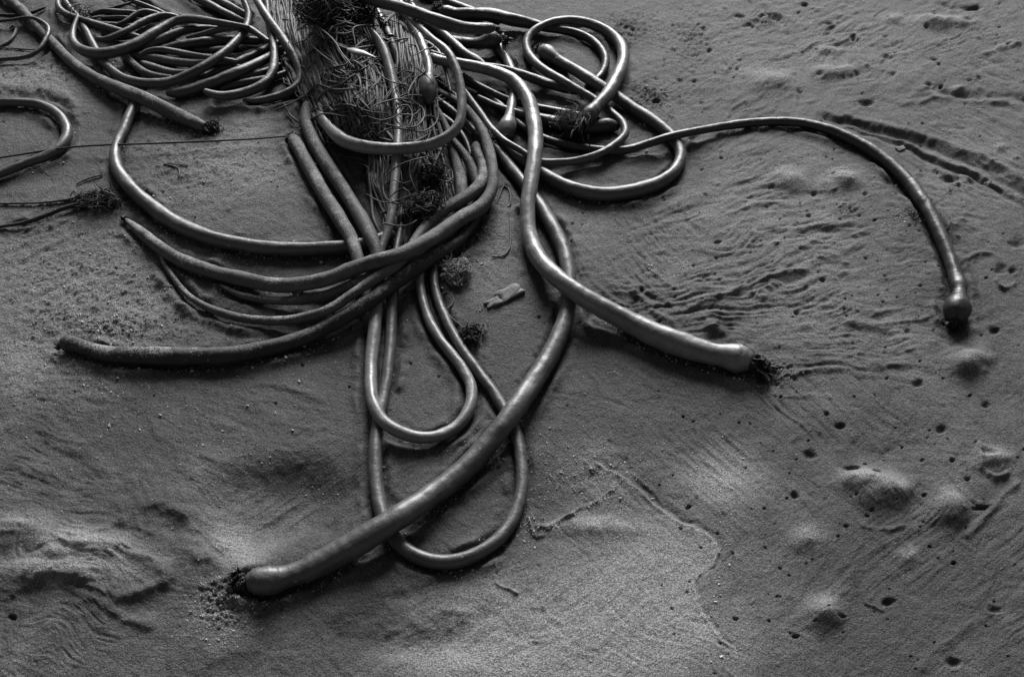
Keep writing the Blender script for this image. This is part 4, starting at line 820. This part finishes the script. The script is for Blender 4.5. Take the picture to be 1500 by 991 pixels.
clump(480, 12, .075, .022, .11, 420, 'grey frayed fibres beside the dark crown of the bundle at the top edge', mat=M_FIBRE, ry=.04, ww=1.7, L=1.6)
clump(145, 297, .060, .012, .004, 320, 'flat dark holdfast lying half buried near the left edge', ry=.035)
clump(545, 252, .030, .014, .004, 120, 'small scrap of fibres left of the pale central stalk', ry=.04)
clump(722, 206, .028, .016, .02, 200, 'fibre scrap trapped beside the round pale bulb')
clump(838, 176, .055, .012, .045, 420, 'mat of fine pale threads draped over the fat black stalk', mat=M_FIBRE, ry=.035, ww=.6, name='thread_mat', cat='kelp fibres')
clump(312, 187, .024, .014, .006, 160, 'dark rotten fibres at the split end of the corner stalk')
clump(118, 20, .045, .012, .02, 60, 'sparse dark rootlets at the top left beside the small hook', ww=.9)
clump(640, 12, .022, .016, .02, 140, 'frayed black fibres left of the knobbly bulb')
clump(300, 335, .02, .004, .002, 40, 'sandy scrap beside the uppermost stalk of the left sweep', mat=M_SANDY) if False else None
# black bands around stalks
def band(px, py, lift, rpx, ang, label):
    c = at(px, py, lift); R = rpx * 0.5 * float(depth_of(c)) / FPX
    t = np.linspace(0, 2 * math.pi, 20); d = np.array([math.cos(ang), math.sin(ang), 0]); u = np.array([0, 0, 1.0])
    P = np.array([d * math.cos(x) * R + u * math.sin(x) * R for x in t])
    V, F, uv = tube(P, np.full(20, .0022), 6, 0, 1, cap=False); o = link('black_band', mesh_np('black_band', V, F, M_BAND, uv)); o.location = Vector(c); tag(o, label, 'band')
band(572, 57, .062, 14, .2, 'black band wrapped round the short stalk right of the fibre bundle')
band(564, 38, .07, 14, .2, 'upper black band on the short stalk right of the fibre bundle')

# ------------------------------------------------------------------ leaf scrap, stone, bits
pts = [(509, 72), (515, 73), (522, 76), (532, 78), (542, 81), (550, 84)]
P = at(np.array([a for a, b in pts], float), np.array([b for a, b in pts], float), 0.125)
V, F, uv = tube(P - P[0], np.array([.003, .010, .013, .010, .004, .0015]), 10, 0.25, 5, squash=.35)
o = link('kelp_leaf_scrap', mesh_np('kelp_leaf_scrap', V, F, M_PALE, uv)); o.location = Vector(P[0]); tag(o, 'pale torn leaf scrap lying on the fibre bundle', 'kelp leaf')
def rock(cx, cy, dims, rot, label, seed):
    import bmesh
    bm = bmesh.new(); bmesh.ops.create_cube(bm, size=1); bmesh.ops.bevel(bm, geom=bm.edges[:], offset=.07, segments=1, affect='EDGES'); bmesh.ops.subdivide_edges(bm, edges=bm.edges[:], cuts=3, use_grid_fill=True)
    for v in bm.verts:
        n_ = float(fbm(np.array([v.co.x * 2.6 + seed]), np.array([v.co.y * 2.6 + v.co.z * 1.7]), seed, 4)[0]); v.co *= 1 + .42 * n_
        v.co.x *= dims[0]; v.co.y *= dims[1]; v.co.z *= dims[2]
    me = bpy.data.meshes.new('stone'); bm.to_mesh(me); bm.free(); me.materials.append(M_STONE)
    for f in me.polygons: f.use_smooth = True
    g = at(cx, cy); z = float(ground_z(np.array([g[0]]), np.array([g[1]]))[0]) + dims[2] * .02
    o = link('stone', me); o.location = (g[0], g[1], z); o.rotation_euler = (.1, -.1, rot); tag(o, label, 'stone'); return o
rock(746, 430, (.056, .028, .016), math.radians(38), 'pale oblong stone on the sand right of the sandy fibre clump', 4)
rock(722, 443, (.034, .018, .010), math.radians(28), 'low pale stone half buried at the left foot of the oblong stone', 9)
rock(1320, 607 - 391, (.02, .013, .008), .3, 'tiny stone on the sand near the double groove at right', 6)

def bits(name, regions, n, smin, smax, mat, label, cat, flat=.6):
    ico = np.array([(1, 1, 1), (1, -1, -1), (-1, 1, -1), (-1, -1, 1), (1.2, 0, 0), (0, -1.1, 0)], float) / 1.5
    from itertools import combinations
    Fo = np.array([(0, 4, 1), (0, 2, 4), (1, 4, 2), (0, 3, 2), (0, 5, 3), (0, 1, 5), (1, 2, 3), (1, 3, 5)])
    V = []; Fc = []; tot = sum(x[-1] for x in regions); kk = 0
    for reg in regions:
        m = int(n * reg[-1] / tot)
        if isinstance(reg[0], list):
            L = catmull(np.array(reg[0], float), 2.0); i = rng.integers(0, len(L), m); xy = L[i] + rng.normal(0, reg[1], (m, 2))
        else: xy = np.stack([rng.normal(reg[0], reg[2], m), rng.normal(reg[1], reg[3], m)], -1)
        g = at(xy[:, 0], xy[:, 1]); gz = ground_z(g[:, 0], g[:, 1])
        for j in range(m):
            s_ = rng.uniform(smin, smax) * (1 + 1.2 * (rng.random() < .08)); v = ico * rng.uniform(.55, 1.3, ico.shape); a = rng.uniform(0, 6.28)
            ca, sa = math.cos(a), math.sin(a)
            v = np.stack([v[:, 0] * ca - v[:, 1] * sa, v[:, 0] * sa + v[:, 1] * ca, v[:, 2] * flat], -1) * s_
            V.append(v + np.array([g[j, 0], g[j, 1], gz[j] + s_ * .25])); Fc.append(Fo + kk * 6); kk += 1
    me = mesh_np(name, np.vstack(V), np.vstack(Fc), mat, smooth=False); tag(link(name, me), label, cat, None, 'stuff')
bits('shell_fragments', [([(995, 0), (985, 30), (975, 60), (985, 90), (1000, 120)], 4, 2), (1330, 318, 22, 8, 3), (1320, 330, 30, 8, 1), ([(898, 310), (912, 355), (935, 372), (962, 402)], 2.5, 2), ([(905, 335), (965, 335)], 5, .6), ([(1000, 372), (995, 400), (990, 408)], 4, 1.6),
    (860, 690, 30, 16, 2.5), ([(775, 765), (800, 772), (830, 757), (880, 730), (905, 705)], 4, 3), (780, 770, 16, 14, 1.5), (1050, 700, 30, 22, 1.6), ([(1050, 700), (1060, 760), (1060, 840), (1040, 900), (1075, 952)], 8, 2), (1430, 155, 12, 4, .5), (1060, 965, 10, 6, .8), (125, 560, 12, 5, .4), (1490, 20, 10, 5, .3), (165, 575, 10, 5, .3), (880, 680, 60, 40, 1)],
    1700, .0006, .0014, M_BITS, 'pale shell crumbs and foam residue scattered over the sand', 'shell crumbs')
bits('sand_crumbs', [(150, 400, 130, 70, 5), (330, 235, 70, 40, 2), (60, 105, 80, 14, 2), (165, 478, 40, 12, 2), (325, 885, 30, 30, 1.5), (1135, 550, 26, 14, .8), (850, 690, 60, 40, 1.5), (690, 350, 50, 60, 1), (950, 145, 30, 18, 1), (80, 560, 110, 60, 1.5), (450, 620, 300, 120, 1.2), (760, 95, 30, 20, .7), (300, 660, 50, 50, .6)] + [([(x[0] + 3, x[1] + x[2] * .6) for x in ST[q]['pts'] if 0 < x[0] < 1500 and x[1] > 100], 5, 1.1) for q in ('S1', 'S2', 'S3', 'S9', 'S19', 'S23', 'S28', 'S30', 'S34', 'S20')],
    7500, .0006, .0020, M_CRUMB, 'loose crumbs of dried sand scattered over the beach', 'sand crumbs', .7)
